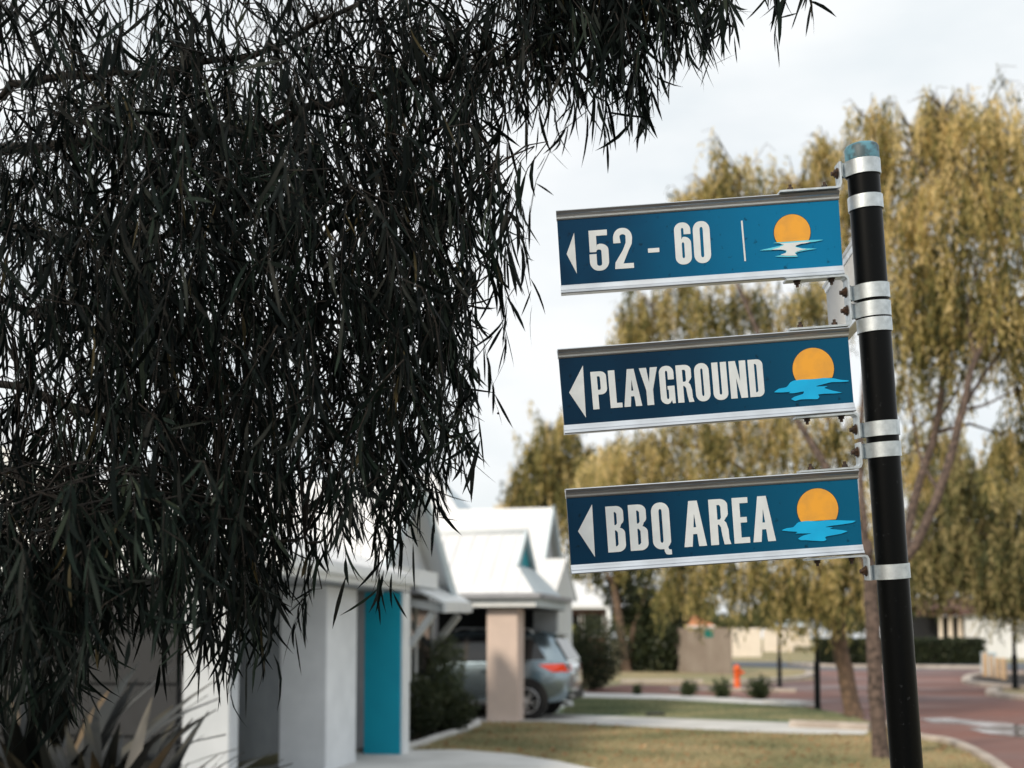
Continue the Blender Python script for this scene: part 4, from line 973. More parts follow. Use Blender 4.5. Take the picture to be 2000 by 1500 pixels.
def dark_tree(label, px, py, Y_off, parts, trunks, leafm, ll, lw):
    b = G(px, py); root = empty('bushy_tree', b); tag(root, label, 'tree', 'dark bushy trees')
    for (pth, r0, r1) in trunks:
        P = [b + Vector((0, 0, -.1))] + [AT(x, y, b.y + dy) for x, y, dy in pth]
        MB().tube([p - b for p in smooth_line(P, 4)], np.linspace(r0, r1, 4 * (len(P) - 1) + 1), 8).build('trunk', M['trunk_brown'], root, True)
    for k, (x, y, dy, rp, n) in enumerate(parts):
        c = AT(x, y, b.y + dy) - b; r = rp * b.y / F
        leaf_ball('crown', tuple(c), (r, r, r * 1.15), n, ll, lw, leafm, root, lumps=10, shell=.45, upright=-.3)
dark_tree('dark dense bushy tree beside the grey fence panel', 1285, 1312, 0, [(1285, 1250, .5, 46, 3600), (1300, 1290, .2, 30, 1600), (1265, 1200, .8, 42, 2600), (1310, 1195, .6, 40, 2400), (1250, 1280, .6, 34, 1600), (1225, 1150, 1.2, 46, 2200)], [([(1285, 1260, .3), (1280, 1200, .6)], .16, .08), ([(1270, 1270, .3), (1250, 1200, .6)], .12, .06)], M['dark_leaf'], .22, .12)
def far_mass():
    n = 26000
    px = rng.uniform(940, 2080, n); Y = rng.uniform(125, 180, n)
    hmax = 5.2 + 3.0 * np.sin(px * .021) * np.sin(px * .0087 + 1) + rng.normal(0, .5, n)
    z = rng.uniform(0.4, 1, n) ** .7 * np.clip(hmax, 1.5, None)
    gap = ((px > 1425) & (px < 1600))
    z = np.where(gap, z * .75 + 1.2, z)
    p = np.stack([(px - CX) / F * Y, Y, z], 1)
    dv = unit(rng.normal(size=(n, 3)) + np.array([0, 0, -.3]))
    V, Fq, ti = diamonds(p, dv, perp(dv), rng.uniform(.5, 1.1, n), rng.uniform(.3, .6, n), np.clip(rng.normal(.4, .22, n), 0, 1))
    o = link('distant_trees', np_mesh('distant_trees', V, Fq, ti), None, M['olive_leaf'])
    tag(o, 'hazy belt of olive trees closing off the end of the street', 'trees', None, 'stuff')
far_mass()

# --- flax clump --------------------------------------------------------------
def flax(label, base_p, n, lo, hi, seed):
    rs = random.Random(seed)
    root = empty('flax_plant', base_p); tag(root, label, 'plant')
    variants = []
    for v in range(12):
        bend = rs.uniform(.15, .75); K = 9; vs, fs = [], []
        for k in range(K + 1):
            t = k / K; x = bend * t ** 2.2; z = t * (1 - .28 * bend * t)
            wd = .5 * (.55 + .9 * t - 1.42 * t ** 3.2) * .062
            wd = max(wd, .0012)
            fold = .012 * (1 - t)
            vs += [(x + fold, -wd, z), (x, 0, z - .006), (x + fold, wd, z)]
        for k in range(K):
            a = 3 * k; fs += [(a, a + 1, a + 4, a + 3), (a + 1, a + 2, a + 5, a + 4)]
        me = MB().add(vs, fs).mesh('leaf', True); me.materials.append(M[['flax', 'flax2', 'flax2', 'flax2', 'flax2', 'flax', 'flax2', 'flax2', 'flax', 'flax2', 'flax2', 'flax3'][v]]); variants.append(me)
    for k in range(n):
        o = link('leaf', variants[rs.randrange(12)], root)
        az_ = rs.uniform(0, 2 * math.pi); tilt = rs.uniform(0.02, 1.0) ** 1.35 * R(62)
        s_ = rs.uniform(lo, hi)
        o.matrix_local = Matrix.Rotation(az_, 4, 'Z') @ Matrix.Translation((rs.uniform(.02, .16), 0, 0)) @ Matrix.Rotation(tilt, 4, 'Y') @ Matrix.Rotation(rs.uniform(-.5, .5), 4, 'Z') @ Matrix.Diagonal((s_, s_ * 1.5, s_, 1))
flax('bronze strap-leaved flax clump in the bottom left corner', (-2.3, 6.9, 0), 240, .7, 1.36, 3)
flax('darker flax clump half hidden at the left edge under the tree', (-3.05, 7.9, 0), 130, 1.0, 1.75, 4)

# ------------------------------------------------------------------ near house
PH = R(-10.7)
nh = empty('white_house', (-2.8, 14.0, 0), PH)
tag(nh, 'near white house with grey piers, a teal pier and a bracketed awning', 'house')
NM = Matrix.Translation((-2.8, 14.0, 0)) @ Matrix.Rotation(PH, 4, 'Z'); NI = NM.inverted()
def nl(X, Y, Z=0): return NI @ Vector((X, Y, Z))
def pier(parent, name, px0, px1, Y, dpt, h, material, bev=.01, inv=NI, rot=None):
    a = inv @ Vector(((px0 - CX) / F * Y, Y, 0)); b = inv @ Vector(((px1 - CX) / F * Y, Y, 0))
    return MB().box(a.x, b.x, (a.y + b.y) / 2, (a.y + b.y) / 2 + dpt, -.1, h).build(name, material, parent, bevel=bev)
pier(nh, 'pier', 356, 456, 12.2, .22, 2.195, M['render_grey'])
pier(nh, 'pier', 545, 642, 14.6, 1.15, 2.195, M['render_pale'])
pier(nh, 'teal_pier', 710, 784, 16.7, .30, 2.195, M['teal'])
a = nl(-1.5, 16.7)
MB().box(a.x + .002, a.x + .03, a.y - .01, a.y + .31, -.05, 2.19).build('pier_edge_trim', M['trim'], nh)
MB().box(-1.05, -.95, -1.5, 7, -.1, 2.195).build('wall', M['render_mid'], nh)
MB().box(-7, -.14, -1.60, -1.51, -.1, 2.19).build('end_wall', M['charcoal'], nh)
MB().slab([(.9, -1.62, 2.21), (-6.1, -1.62, 2.21), (-6.1, -1.62, 4.93), (.9, -1.62, 2.37)], (0, .06, 0)).build('end_gable', M['render_pale'], nh)
MB().bar((.98, -1.99, 2.33), (-6.2, -1.99, 4.96), .03, .16, (0, 0, 1)).build('verge_board', M['trim'], nh)
MB().box(-7, -1.06, 6.9, 7.1, -.1, 2.6).build('end_wall', M['render_grey'], nh)
for k in range(4):
    for gx_ in (-6.9, -4.7, -2.45): MB().box(gx_, gx_ + 2.18, -1.64, -1.61, .06 + k * .53, .57 + k * .53).build('garage_panel', M['charcoal'], nh, bevel=.008)
MB().box(.91, .94, -1.95, 2.75, 2.20, 2.34).build('fascia', M['trim'], nh)
MB().box(.942, 1.05, -1.95, 2.75, 2.27, 2.37).build('gutter', M['trim'], nh, bevel=.012)
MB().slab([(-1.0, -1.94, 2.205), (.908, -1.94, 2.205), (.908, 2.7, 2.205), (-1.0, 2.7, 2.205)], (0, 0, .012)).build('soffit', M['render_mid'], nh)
MB().slab([(.98, -1.97, 2.375), (.98, 2.75, 2.375), (-6.2, 2.75, 5.0), (-6.2, -1.97, 5.0)], (0, 0, .04)).build('roof', M['roof'], nh)
# street gable and its verandah
gx, g0, g1, gh, pit = .47, 2.7, 7.2, 2.27, .755
gm = (g0 + g1) / 2; ga = gh + pit * (gm - g0)
for k, (y0, y1) in enumerate(((g0, gm), (g1, gm))):
    MB().slab([(gx, y0, gh), (gx, y1, ga), (-4.5, y1, ga), (-4.5, y0, gh)], (0, 0, .05)).build('gable_roof', M['roof'], nh)
    MB().bar((gx + .035, y0, gh - .04), (gx + .035, y1, ga - .04), .05, .19).build('barge_board', M['roof_blue'], nh)
MB().slab([(gx - .3, g0 + .1, gh + .02), (gx - .3, g1 - .1, gh + .02), (gx - .3, gm, ga - .1)], (-.04, 0, 0)).build('gable_infill', M['render_pale'], nh)
MB().box(gx - .12, gx - .02, g0, g1 - 1.0, 2.36, 2.62).build('gable_beam', M['trim'], nh)
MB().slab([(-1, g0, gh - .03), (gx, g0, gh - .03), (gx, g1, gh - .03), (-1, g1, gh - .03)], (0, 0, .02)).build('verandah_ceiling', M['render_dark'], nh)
# awning: sloping top, two brackets with diagonal struts
aw = MB(); A0 = nl(-1.72, 18.9, 2.42); A1 = nl(-1.30, 21.4, 2.42); B0 = nl(-.86, 18.7, 2.05); B1 = nl(-.46, 21.1, 2.05)
A0, A1 = AT(796, 1146, 18.9), AT(862, 1142, 21.5); B0, B1 = AT(866, 1181, 18.6), AT(918, 1182, 21.2)
wl = [NI @ q for q in (A0, A1, B1, B0)]
awr = MB().slab(wl, (0, 0, .05)).build('awning_roof', M['trim'], nh)
MB().bar(wl[3] + Vector((.02, 0, -.04)), wl[2] + Vector((.02, 0, -.04)), .05, .16).build('awning_fascia', M['trim'], nh)
for (p0, p1, top, out_) in ((AT(800, 1262, 19.0), AT(846, 1198, 18.9), AT(798, 1176, 19.0), AT(872, 1190, 18.8)), (AT(838, 1275, 21.3), AT(895, 1202, 21.1), AT(838, 1180, 21.3), AT(914, 1192, 21.1))):
    MB().bar(NI @ p0, NI @ p1, .09, .10).build('strut', M['trim'], nh)
    MB().bar(NI @ top, NI @ out_, .09, .12).build('awning_bearer', M['trim'], nh)
    q = NI @ p0
    MB().box(q.x - .08, q.x + .01, q.y - .05, q.y + .05, .9, 2.3).build('wall_post', M['trim'], nh)
for xx in (846,):
    q = NI @ AT(xx - 18, 1300, 21.6)
    MB().box(q.x - .06, q.x + .06, q.y, q.y + .1, 0, 2.2).build('verandah_post', M['trim'], nh)
q = NI @ AT(812, 1300, 20.0)
wf = MB().box(q.x - .10, q.x - .06, q.y - .8, q.y + 1.2, .9, 2.1).build('window', M['glass_dark'], nh)
MB().box(q.x - .06, q.x - .03, q.y - .86, q.y - .80, .86, 2.14).box(q.x - .06, q.x - .03, q.y + 1.2, q.y + 1.26, .86, 2.14).box(q.x - .06, q.x - .03, q.y - .8, q.y + 1.2, .86, .90).box(q.x - .06, q.x - .03, q.y + .17, q.y + .22, .9, 2.1).build('window_frame', M['trim'], wf)
MB().box(q.x - .30, q.x - .11, 3.3, q.y + 1.9, -.1, 2.3).build('front_wall', M['render_dark'], nh)

# ------------------------------------------------------------------ carport house
CH = R(-12); CO = Vector((.43, 22.8, 0))
ch = empty('carport_house', CO, CH)
tag(ch, 'white-roofed house with a gablet carport on a tan pier', 'house')
CI = (Matrix.Translation(CO) @ Matrix.Rotation(CH, 4, 'Z')).inverted()
E_, RH, RY, RX = 2.34, 3.63, 1.6, -.5
gb = .86; gz = RH - .806 * gb
def face(name, pts, material, parent=ch, d=(0, 0, .035)): return MB().slab([Vector(p) for p in pts], d).build(name, material, parent)
face('carport_roof', [(-6, -.02, E_), (0, -.02, E_), (RX, RY - gb, gz), (RX, RY, RH), (-6, RY, RH)], M['roof'])
face('carport_roof', [(-6, 3.22, E_), (-6, RY, RH), (RX, RY, RH), (RX, RY + gb, gz), (0, 3.22, E_)], M['roof'])
face('roof_skirt', [(0, -.02, E_), (0, 3.22, E_), (RX, RY + gb, gz), (RX, RY - gb, gz)], M['roof_blue'], d=(.0, 0, .03))  # blue of the skirt is sky tint painted into its colour
gi = face('gablet', [(RX - .06, RY - gb + .05, gz + .02), (RX - .06, RY + gb - .05, gz + .02), (RX - .06, RY, RH - .06)], M['teal_bright'], d=(-.03, 0, 0))
for sgn in (-1, 1):
    MB().bar((RX + .02, RY + sgn * (gb + .04), gz - .01), (RX + .02, RY, RH + .03), .05, .13).build('gablet_barge', M['roof_blue'], ch)
MB().tube([(-6, RY, RH + .045), (RX + .05, RY, RH + .045)], .07, 10).build('ridge_cap', M['trim'], ch, True)
MB().box(-6, .02, -.055, -.025, E_ - .20, E_ - .045).build('fascia', M['trim'], ch)
MB().box(-6, .13, -.19, -.06, E_ - .045, E_ + .055).build('gutter', M['gutter'], ch, bevel=.012)
MB().box(.002, .035, -.02, 3.22, E_ - .20, E_ - .045).build('end_fascia', M['roof_blue'], ch)
MB().box(.04, .16, -.05, 3.3, E_ - .045, E_ + .05).build('end_gutter', M['gutter'], ch, bevel=.012)
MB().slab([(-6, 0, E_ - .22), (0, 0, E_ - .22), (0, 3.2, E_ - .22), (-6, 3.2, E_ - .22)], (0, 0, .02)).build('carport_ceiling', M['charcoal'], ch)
pc = (-.66, .46)
MB().box(pc[0] - .3, pc[0] + .3, pc[1] - .3, pc[1] + .3, -.1, E_ - .21).build('pier', M['render_tan'], ch, bevel=.015)
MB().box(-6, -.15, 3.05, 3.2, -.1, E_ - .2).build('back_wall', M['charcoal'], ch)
MB().box(-.62, -.12, 2.98, 3.25, -.1, E_ - .19).build('corner_pier', M['render_grey'], ch, bevel=.01)
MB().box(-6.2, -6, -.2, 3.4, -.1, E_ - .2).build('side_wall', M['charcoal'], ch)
rb_ = MB()
for k in range(21):
    x_ = -5.9 + k * .29
    top = (RY, RH) if x_ < RX else ((RY - gb) * (0 - x_) / .5, E_ + .806 * ((RY - gb) * (0 - x_) / .5))
    if top[0] > .1: rb_.bar((x_, 0.0, E_ + .045), (x_, top[0] - .02, top[1] + .03), .035, .03)
rb_.build('roof_ribs', M['roof'], ch)
# wing roof and main gable behind
face('wing_roof', [(-7, 3.25, 2.42), (-.2, 3.25, 2.42), (-.2, 4.76, 3.30), (-7, 4.76, 3.30)], M['roof'])
face('wing_roof', [(-7, 4.76, 3.30), (-.2, 4.76, 3.30), (-.2, 6.3, 2.42), (-7, 6.3, 2.42)], M['roof'])
MB().slab([(-.22, 3.27, 2.40), (-.22, 6.28, 2.40), (-.22, 4.76, 3.28)], (-.04, 0, 0)).build('wing_end', M['trim'], ch)
MB().box(-7, -.3, 3.5, 6.1, -.1, 2.4).build('wing_wall', M['render_white'], ch)
mr, mh, mx_, ps = 8.15, 4.82, -1.12, 1.1
face('main_roof', [(-7.5, mr - 1.9, mh - 1.9 * ps), (mx_, mr - 1.9, mh - 1.9 * ps), (mx_, mr, mh), (-7.5, mr, mh)], M['roof'])
face('main_roof', [(-7.5, mr, mh), (mx_, mr, mh), (mx_, mr + 1.9, mh - 1.9 * ps), (-7.5, mr + 1.9, mh - 1.9 * ps)], M['roof'])
face('gable_infill', [(mx_ - .15, mr - 1.8, mh - 1.8 * ps - .1), (mx_ - .15, mr + 1.8, mh - 1.8 * ps - .1), (mx_ - .15, mr, mh - .1)], M['render_grey'], d=(-.04, 0, 0))
for sgn in (-1, 1):
    MB().bar((mx_ + .03, mr + sgn * 1.9, mh - 1.9 * ps), (mx_ + .03, mr, mh + .02), .05, .16).build('barge_board', M['roof_blue'], ch)
MB().box(-7.5, mx_ - .2, mr - 1.6, mr + 1.6, -.1, mh - 1.7 * ps).build('main_wall', M['render_white'], ch)
# tall hipped roof to the left
hx0, hx1, hy0, hy1, hz0, hz1 = -9.5, -2.2, 6.5, 13.5, 3.1, 6.0
face('hip_roof', [(hx0, hy0, hz0), (hx1, hy0, hz0), (-4.7, 10, hz1), (-7, 10, hz1)], M['roof'])
face('hip_roof', [(hx1, hy0, hz0), (hx1, hy1, hz0), (-4.7, 10, hz1)], M['roof_blue'])  # this side carries the painted sky tint, the other planes stay white
face('hip_roof', [(hx1, hy1, hz0), (hx0, hy1, hz0), (-7, 10, hz1), (-4.7, 10, hz1)], M['roof'])
face('hip_roof', [(hx0, hy1, hz0), (hx0, hy0, hz0), (-7, 10, hz1)], M['roof'])
MB().box(hx0 + .5, hx1 - .5, hy0 + .5, hy1 - .5, -.1, hz0 + .02).build('tall_wall', M['render_white'], ch)

# ------------------------------------------------------------------ silver car
car = empty('parked_car', (1.10, 23.42, 0.014), CH)
tag(car, 'silver four-wheel-drive wagon parked nose-in under the carport', 'car')
def loft(name, st, parent, material, closed=True):
    """st: list of (x, [(y,z)...]) half rings from the near side over the top to the far side"""
    n = len(st[0][1]); vs = [(x, y, z) for x, ring in st for y, z in ring]; fs = []
    for i in range(len(st) - 1):
        for k in range(n - 1): fs.append((i * n + k, i * n + k + 1, (i + 1) * n + k + 1, (i + 1) * n + k))
    fs += [tuple(range(n)), tuple(range((len(st) - 1) * n, len(st) * n))[::-1]]
    o = MB().add(vs, fs).build(name, material, parent, True)
    o.data.set_sharp_from_angle(angle=R(48)); return o
CY_ = .9
def ring(hw, zb, zs, zm, zt, top):
    half = [(hw * .93, zb), (hw * .985, zs), (hw, zm), (hw * .985, (zm + zt) / 2), (hw * .955, zt - .015), (hw * .92, zt), (hw * .5, top)]
    return [(CY_ - y, z) for y, z in half] + [(CY_ + y, z) for y, z in half[::-1]]
body = [(-.02, ring(.70, .50, .56, .72, .96, .97)), (-.06, ring(.80, .42, .52, .74, 1.05, 1.06)), (-.16, ring(.865, .36, .48, .76, 1.09, 1.11)), (-.40, ring(.895, .32, .45, .80, 1.10, 1.13)), (-.82, ring(.905, .30, .44, .82, 1.09, 1.13)), (-1.4, ring(.90, .28, .42, .78, 1.06, 1.10)),
        (-2.4, ring(.90, .27, .42, .76, 1.03, 1.08)), (-3.3, ring(.90, .28, .42, .78, 1.00, 1.05)), (-3.9, ring(.89, .30, .44, .76, .95, 1.0)), (-4.35, ring(.85, .32, .46, .70, .88, .92)), (-4.6, ring(.74, .36, .48, .64, .78, .82)), (-4.68, ring(.6, .42, .5, .6, .70, .73))]
loft('body', body, car, M['car_paint'])
def ring2(hwb, hwt, zb, zt):
    half = [(hwb, zb), (hwb * .6 + hwt * .4, zb + (zt - zb) * .42), (hwt * 1.03, zb + (zt - zb) * .86), (hwt * .94, zt - .012), (hwt * .5, zt + .012)]
    return [(CY_ - y, z) for y, z in half] + [(CY_ + y, z) for y, z in half[::-1]]
cab = [(-.07, ring2(.80, .78, 1.04, 1.09)), (-.22, ring2(.825, .72, 1.05, 1.36)), (-.36, ring2(.835, .685, 1.06, 1.58)), (-.48, ring2(.84, .67, 1.06, 1.635)), (-1.1, ring2(.845, .665, 1.06, 1.67)), (-1.9, ring2(.845, .665, 1.05, 1.685)), (-2.5, ring2(.84, .655, 1.03, 1.66)), (-2.9, ring2(.835, .69, 1.02, 1.46)), (-3.35, ring2(.82, .76, 1.0, 1.12)), (-3.5, ring2(.80, .78, .98, 1.02))]
loft('cabin', cab, car, M['car_paint'])
def sidey(x, z):     # cabin side surface (near side), slightly proud
    for (xa, ra), (xb, rb) in zip(cab[:-1], cab[1:]):
        if xa >= x >= xb:
            t = (x - xa) / (xb - xa); r_ = [((1 - t) * p[0] + t * q[0], (1 - t) * p[1] + t * q[1]) for p, q in zip(ra, rb)]
            for (y0, z0), (y1, z1) in zip(r_[:4], r_[1:5]):
                if z0 <= z <= z1: return y0 + (y1 - y0) * (z - z0) / max(z1 - z0, 1e-6)
            return r_[0][0]
    return .08
def pane(name, q, sy=1, off=-.016, nu=8, nv=6):
    """q: four corners (x,z): rear-low, front-low, front-high, rear-high; laid on the curved cabin side"""
    vs, fs = [], []
    for a in range(nu + 1):
        for c in range(nv + 1):
            u, v = a / nu, c / nv
            x = (q[0][0] * (1 - u) + q[1][0] * u) * (1 - v) + (q[3][0] * (1 - u) + q[2][0] * u) * v
            z = (q[0][1] * (1 - u) + q[1][1] * u) * (1 - v) + (q[3][1] * (1 - u) + q[2][1] * u) * v
            y = sidey(x, z) + off; vs.append((x, y if sy > 0 else 2 * CY_ - y, z))
    for a in range(nu):
        for c in range(nv): k = a * (nv + 1) + c; fs.append((k, k + nv + 1, k + nv + 2, k + 1))
    return MB().add(vs, fs).build(name, M['glass_dark'], car, True)
def densify(o, n=5):
    out = []
    for i in range(len(o)):
        a, b = o[i], o[(i + 1) % len(o)]
        out += [(a[0] + (b[0] - a[0]) * k / n, a[1] + (b[1] - a[1]) * k / n) for k in range(n)]
    return out
W_ = [[(-.46, 1.14), (-1.20, 1.11), (-1.22, 1.55), (-.74, 1.52)], [(-1.20, 1.10), (-2.06, 1.09), (-2.06, 1.57), (-1.22, 1.55)], [(-2.06, 1.09), (-3.08, 1.06), (-2.58, 1.50), (-2.06, 1.57)]]
for sy in (1, -1):
    for wq in W_: pane('side_window', wq, sy)
for px_, pw in ((-1.21, .04), (-2.06, .05)):
    for sy in (1, -1):
        o = pane('pillar', [(px_ + pw, 1.09), (px_ - pw, 1.09), (px_ - pw, 1.57), (px_ + pw, 1.57)], sy, -.021, 2, 8); o.data.materials.clear(); o.data.materials.append(M['car_black'])
rw = [(-.10, .16, 1.13), (-.10, 1.64, 1.13), (-.345, 1.55, 1.53), (-.345, .25, 1.53)]
MB().slab([Vector(q) + Vector((.03, 0, 0)) for q in rw], (.008, 0, .004)).build('rear_window', M['glass_dark'], car)
MB().slab([(-.30, .26, 1.585), (-.30, 1.54, 1.585), (-.62, 1.54, 1.66), (-.62, .26, 1.66)], (0, 0, .035)).build('roof_spoiler', M['car_paint'], car, bevel=.01)
for yy in (.28, 1.52): MB().tube([(-.75, yy, 1.64), (-.85, yy, 1.715), (-2.2, yy, 1.735), (-2.35, yy, 1.68)], .018, 8).build('roof_rail', M['alloy'], car, True)
for y0, y1, yi in ((-.012, .03, .26), (1.83, 1.812, 1.54)):
    s_ = 1 if y0 < .5 else -1
    MB().add([(-.62, y0 + .005 * s_, 1.04), (-.13, y0 + .06 * s_, 1.06), (-.02, yi, 1.04), (-.005, yi, .93), (-.06, y0 + .09 * s_, .90), (-.34, y0 + .01 * s_, .90), (-.50, y0 + .0 * s_, .98),
             (-.62, y0 + .06 * s_, 1.04), (-.2, y0 + .12 * s_, 1.05), (-.1, yi, 1.03), (-.1, yi, .93), (-.12, y0 + .14 * s_, .91), (-.34, y0 + .07 * s_, .91), (-.5, y0 + .06 * s_, .98)],
             [(0, 1, 5, 6), (1, 2, 3, 4), (1, 4, 5), (0, 7, 8, 1), (1, 8, 9, 2), (6, 5, 12, 13), (5, 4, 11, 12), (4, 3, 10, 11)]).build('tail_light', M['lamp_red'], car)
MB().box(-.16, .02, .14, 1.66, .36, .52).build('rear_bumper', M['car_black'], car, bevel=.03)
MB().box(-.02, .035, .10, .32, .42, .47).box(-.02, .035, 1.48, 1.70, .42, .47).build('bumper_trim', M['alloy'], car, bevel=.008)
MB().box(-.03, .012, .66, 1.14, .70, .82).build('number_plate', M['number_plate'], car)
MB().box(-3.2, -1.15, -.008, .03, .27, .345).build('sill_strip', M['alloy'], car, bevel=.008)
MB().box(-3.1, -1.0, .03, 1.77, .2, .30).build('underbody', M['car_black'], car)
for hx in (-1.55, -2.4): MB().bar((hx, -.02, .92), (hx - .2, -.02, .92), .03, .035).build('door_handle', M['car_paint'], car)
for dx in (-1.24, -2.09): MB().box(dx - .006, dx + .006, -.004, .05, .42, 1.04).build('door_gap', M['car_black'], car)
MB().tube([(-.25, .35, .30), (.0, .35, .27)], .035, 10).build('exhaust_pipe', M['alloy'], car, True)
def wheel(x, yc, out_):
    root_ = MB().tube([(x, yc - .11, .35), (x, yc - .085, .35), (x, yc + .085, .35), (x, yc + .11, .35)], [.31, .35, .35, .31], 32).build('wheel', M['tyre'], car, True)
    yo = yc + out_ * .112
    rim = MB().tube([(x, yo - out_ * .05, .35), (x, yo - out_ * .03, .35)], .235, 28)
    rim.build('rim_back', M['car_black'], root_)
    sp = MB().tube([(x, yo - out_ * .03, .35), (x, yo + out_ * .012, .35)], .055, 16)
    for k in range(10):
        a_ = 2 * math.pi * k / 10 + (.12 if k % 2 else -.12)
        sp.bar((x + .04 * math.cos(a_), yo, .35 + .04 * math.sin(a_)), (x + .235 * math.cos(a_), yo, .35 + .235 * math.sin(a_)), .02, .028, (0, 1, 0))
    sp.build('spokes', M['alloy'], root_)
    lp = [(x + .235 * math.cos(2 * math.pi * k / 32), yo, .35 + .235 * math.sin(2 * math.pi * k / 32)) for k in range(33)]
    MB().tube(lp, .013, 6).build('rim', M['alloy'], root_, True)
    MB().tube([(x, yc - out_ * .06, .37), (x, yo - out_ * .012 if False else (-.004 if out_ < 0 else 1.804), .37)], .415, 36).build('wheel_arch', M['car_black'], car)
for wx in (-.84, -3.62):
    wheel(wx, .10, -1); wheel(wx, 1.70, 1)

# ------------------------------------------------------------------ street furniture
def lamp_post(label, px, py, r0, r1, hs, h):
    b = G(px, py); root = empty('lamp_post', b); tag(root, label, 'lamp post', 'black lamp posts')
    MB().tube([(0, 0, -.1), (0, 0, .05), (0, 0, .06), (0, 0, hs), (0, 0, hs + .06)], [r0 * 1.25, r0 * 1.25, r0, r0, r1], 20).build('base_sleeve', M['pole_black'], root, True)
    MB().tube([(0, 0, hs + .05), (0, 0, h)], [r1, r1 * .8], 16).build('pole', M['pole_black'], root, True)
    MB().tube([(0, 0, h), (0, 0, h + .05), (0, 0, h + .42), (0, 0, h + .46)], [.06, .11, .19, .19], 16).build('lantern', M['render_white'], root, True)
    MB().tube([(0, 0, h + .46), (0, 0, h + .52), (0, 0, h + .66)], [.27, .25, .04], 16).build('lantern_hood', M['pole_black'], root, True)
lamp_post('black lamp post on the lawn edge beside the leaning tree trunk', 1597, 1386, .068, .042, 1.02, 3.9)
lamp_post('thin dark lamp post beyond the orange hydrant', 1523, 1342, .07, .045, .9, 3.9)
lamp_post('black lamp post on the grass island at the right edge', 1983, 1347, .085, .055, 1.0, 3.6)
def hydrant():
    b = G(1440, 1346); root = empty('fire_hydrant', b); tag(root, 'orange fire hydrant standing between the tufted shrubs', 'hydrant')
    MB().tube([(0, 0, -.05), (0, 0, .03), (0, 0, .031), (0, 0, .52), (0, 0, .56)], [.13, .13, .095, .09, .11], 20).build('body', M['hydrant'], root, True)
    MB().tube([(0, 0, .56), (0, 0, .60), (.01, 0, .66), (.03, 0, .70), (.05, 0, .715)], [.115, .115, .10, .07, .03], 20).build('cap', M['hydrant'], root, True)
    MB().tube([(.04, 0, .50), (.17, -.03, .50), (.20, -.03, .48)], [.05, .05, .055], 14).build('outlet', M['hydrant'], root, True)
    MB().tube([(0, 0, .40), (0, 0, .45)], .105, 20).build('collar', M['hydrant'], root, True)
hydrant()
BG_ = 'timber posts on the island'
for k, (x0, x1, yt, yb, lab) in enumerate(((1921, 1929, 1275, 1322, 'leftmost of the pale timber posts on the island bed'), (1934, 1940, 1280, 1323, 'narrow second timber post from the left on the island'),
                              (1945, 1952, 1284, 1325, 'third timber post from the left on the island'), (1957, 1965, 1285, 1328, 'rightmost of the pale timber posts on the island bed'))):
    b = G((x0 + x1) / 2, yb); h = (yb - yt) / F * b.y; hw = (x1 - x0) / 2 / F * b.y
    root = empty('timber_post', b, R(8 * k)); tag(root, lab, 'post', BG_)
    MB().box(-hw, hw, -hw, hw, -.1, h - .06).build('shaft', M['timber'], root, bevel=.012)
    MB().add([(-hw, -hw, h - .058), (hw, -hw, h - .058), (hw, hw, h - .058), (-hw, hw, h - .058), (-hw * .6, -hw * .6, h), (hw * .6, -hw * .6, h), (hw * .6, hw * .6, h), (-hw * .6, hw * .6, h)],
             [(0, 3, 2, 1), (4, 5, 6, 7), (0, 1, 5, 4), (1, 2, 6, 5), (2, 3, 7, 6), (3, 0, 4, 7)]).build('top', M['timber'], root)
b = G(1949, 1322) + Vector((0, .9, 0)); root = empty('utility_cabinet', b); tag(root, 'pale blue utility cabinet behind the timber posts', 'cabinet')
MB().box(-.24, .24, -.18, .18, -.05, .86).build('body', M['utility'], root, bevel=.015); MB().box(-.27, .27, -.21, .21, .862, .95).build('lid', M['utility'], root, bevel=.03)
MB().box(-.2, .2, -.195, -.182, .1, .8).build('door', M['utility'], root)
b = G(1280, 1398); root = empty('service_cover', b); tag(root, 'small black service box sunk in the green lawn strip', 'service box')
MB().box(-.19, .19, -.15, .15, -.05, .045).build('box', M['car_black'], root, bevel=.01); MB().box(-.17, .17, -.13, .13, .046, .06).build('lid', M['car_black'], root, bevel=.005)

# ------------------------------------------------------------------ fences and far buildings
def fence(name, label, segs, material, post=True, cap=None):
    a, b = segs
    p, q = G(a[0], a[2]), G(b[0], b[2]); h = (a[2] - a[1]) / F * p.y
    root = empty(name, p); tag(root, label, 'fence'); d = (q - p); n = max(2, round(d.length / 1.6)); t = d.normalized()
    for k in range(n):
        u0, u1 = d * (k / n) + t * .012, d * ((k + 1) / n) - t * .012
        MB().bar(u0 + Vector((0, 0, h / 2)), u1 + Vector((0, 0, h / 2)), .07, h).build('panel', material, root)
    for k in range(n + 1): MB().bar(d * (k / n) + Vector((0, .02, -.05)), d * (k / n) + Vector((0, .02, h + .03)), .09, .09, (0, 1, 0)).build('post', material, root)
    return root
fence('panel_fence', 'grey-brown panel fence with a small green plate on it', ((1300, 1228, 1311), (1428, 1228, 1317)), M['fence_grey'])
s0 = AT(1370, 1234, 48.0); gs = MB().box(s0.x, s0.x + .33, 47.2, 47.24, s0.z - .22, s0.z + .08).build('fence_plate', M['green_sign']); tag(gs, 'small green plate on the grey-brown fence', 'sign')
fence('panel_fence', 'bright cream wall beyond the hydrant, next to the grey fence', ((1430, 1227, 1283), (1486, 1227, 1283)), M['render_cream'])
fence('panel_fence', 'second stretch of cream wall farther along, under the hanging leaves', ((1492, 1230, 1273), (1548, 1230, 1273)), M['render_cream'])
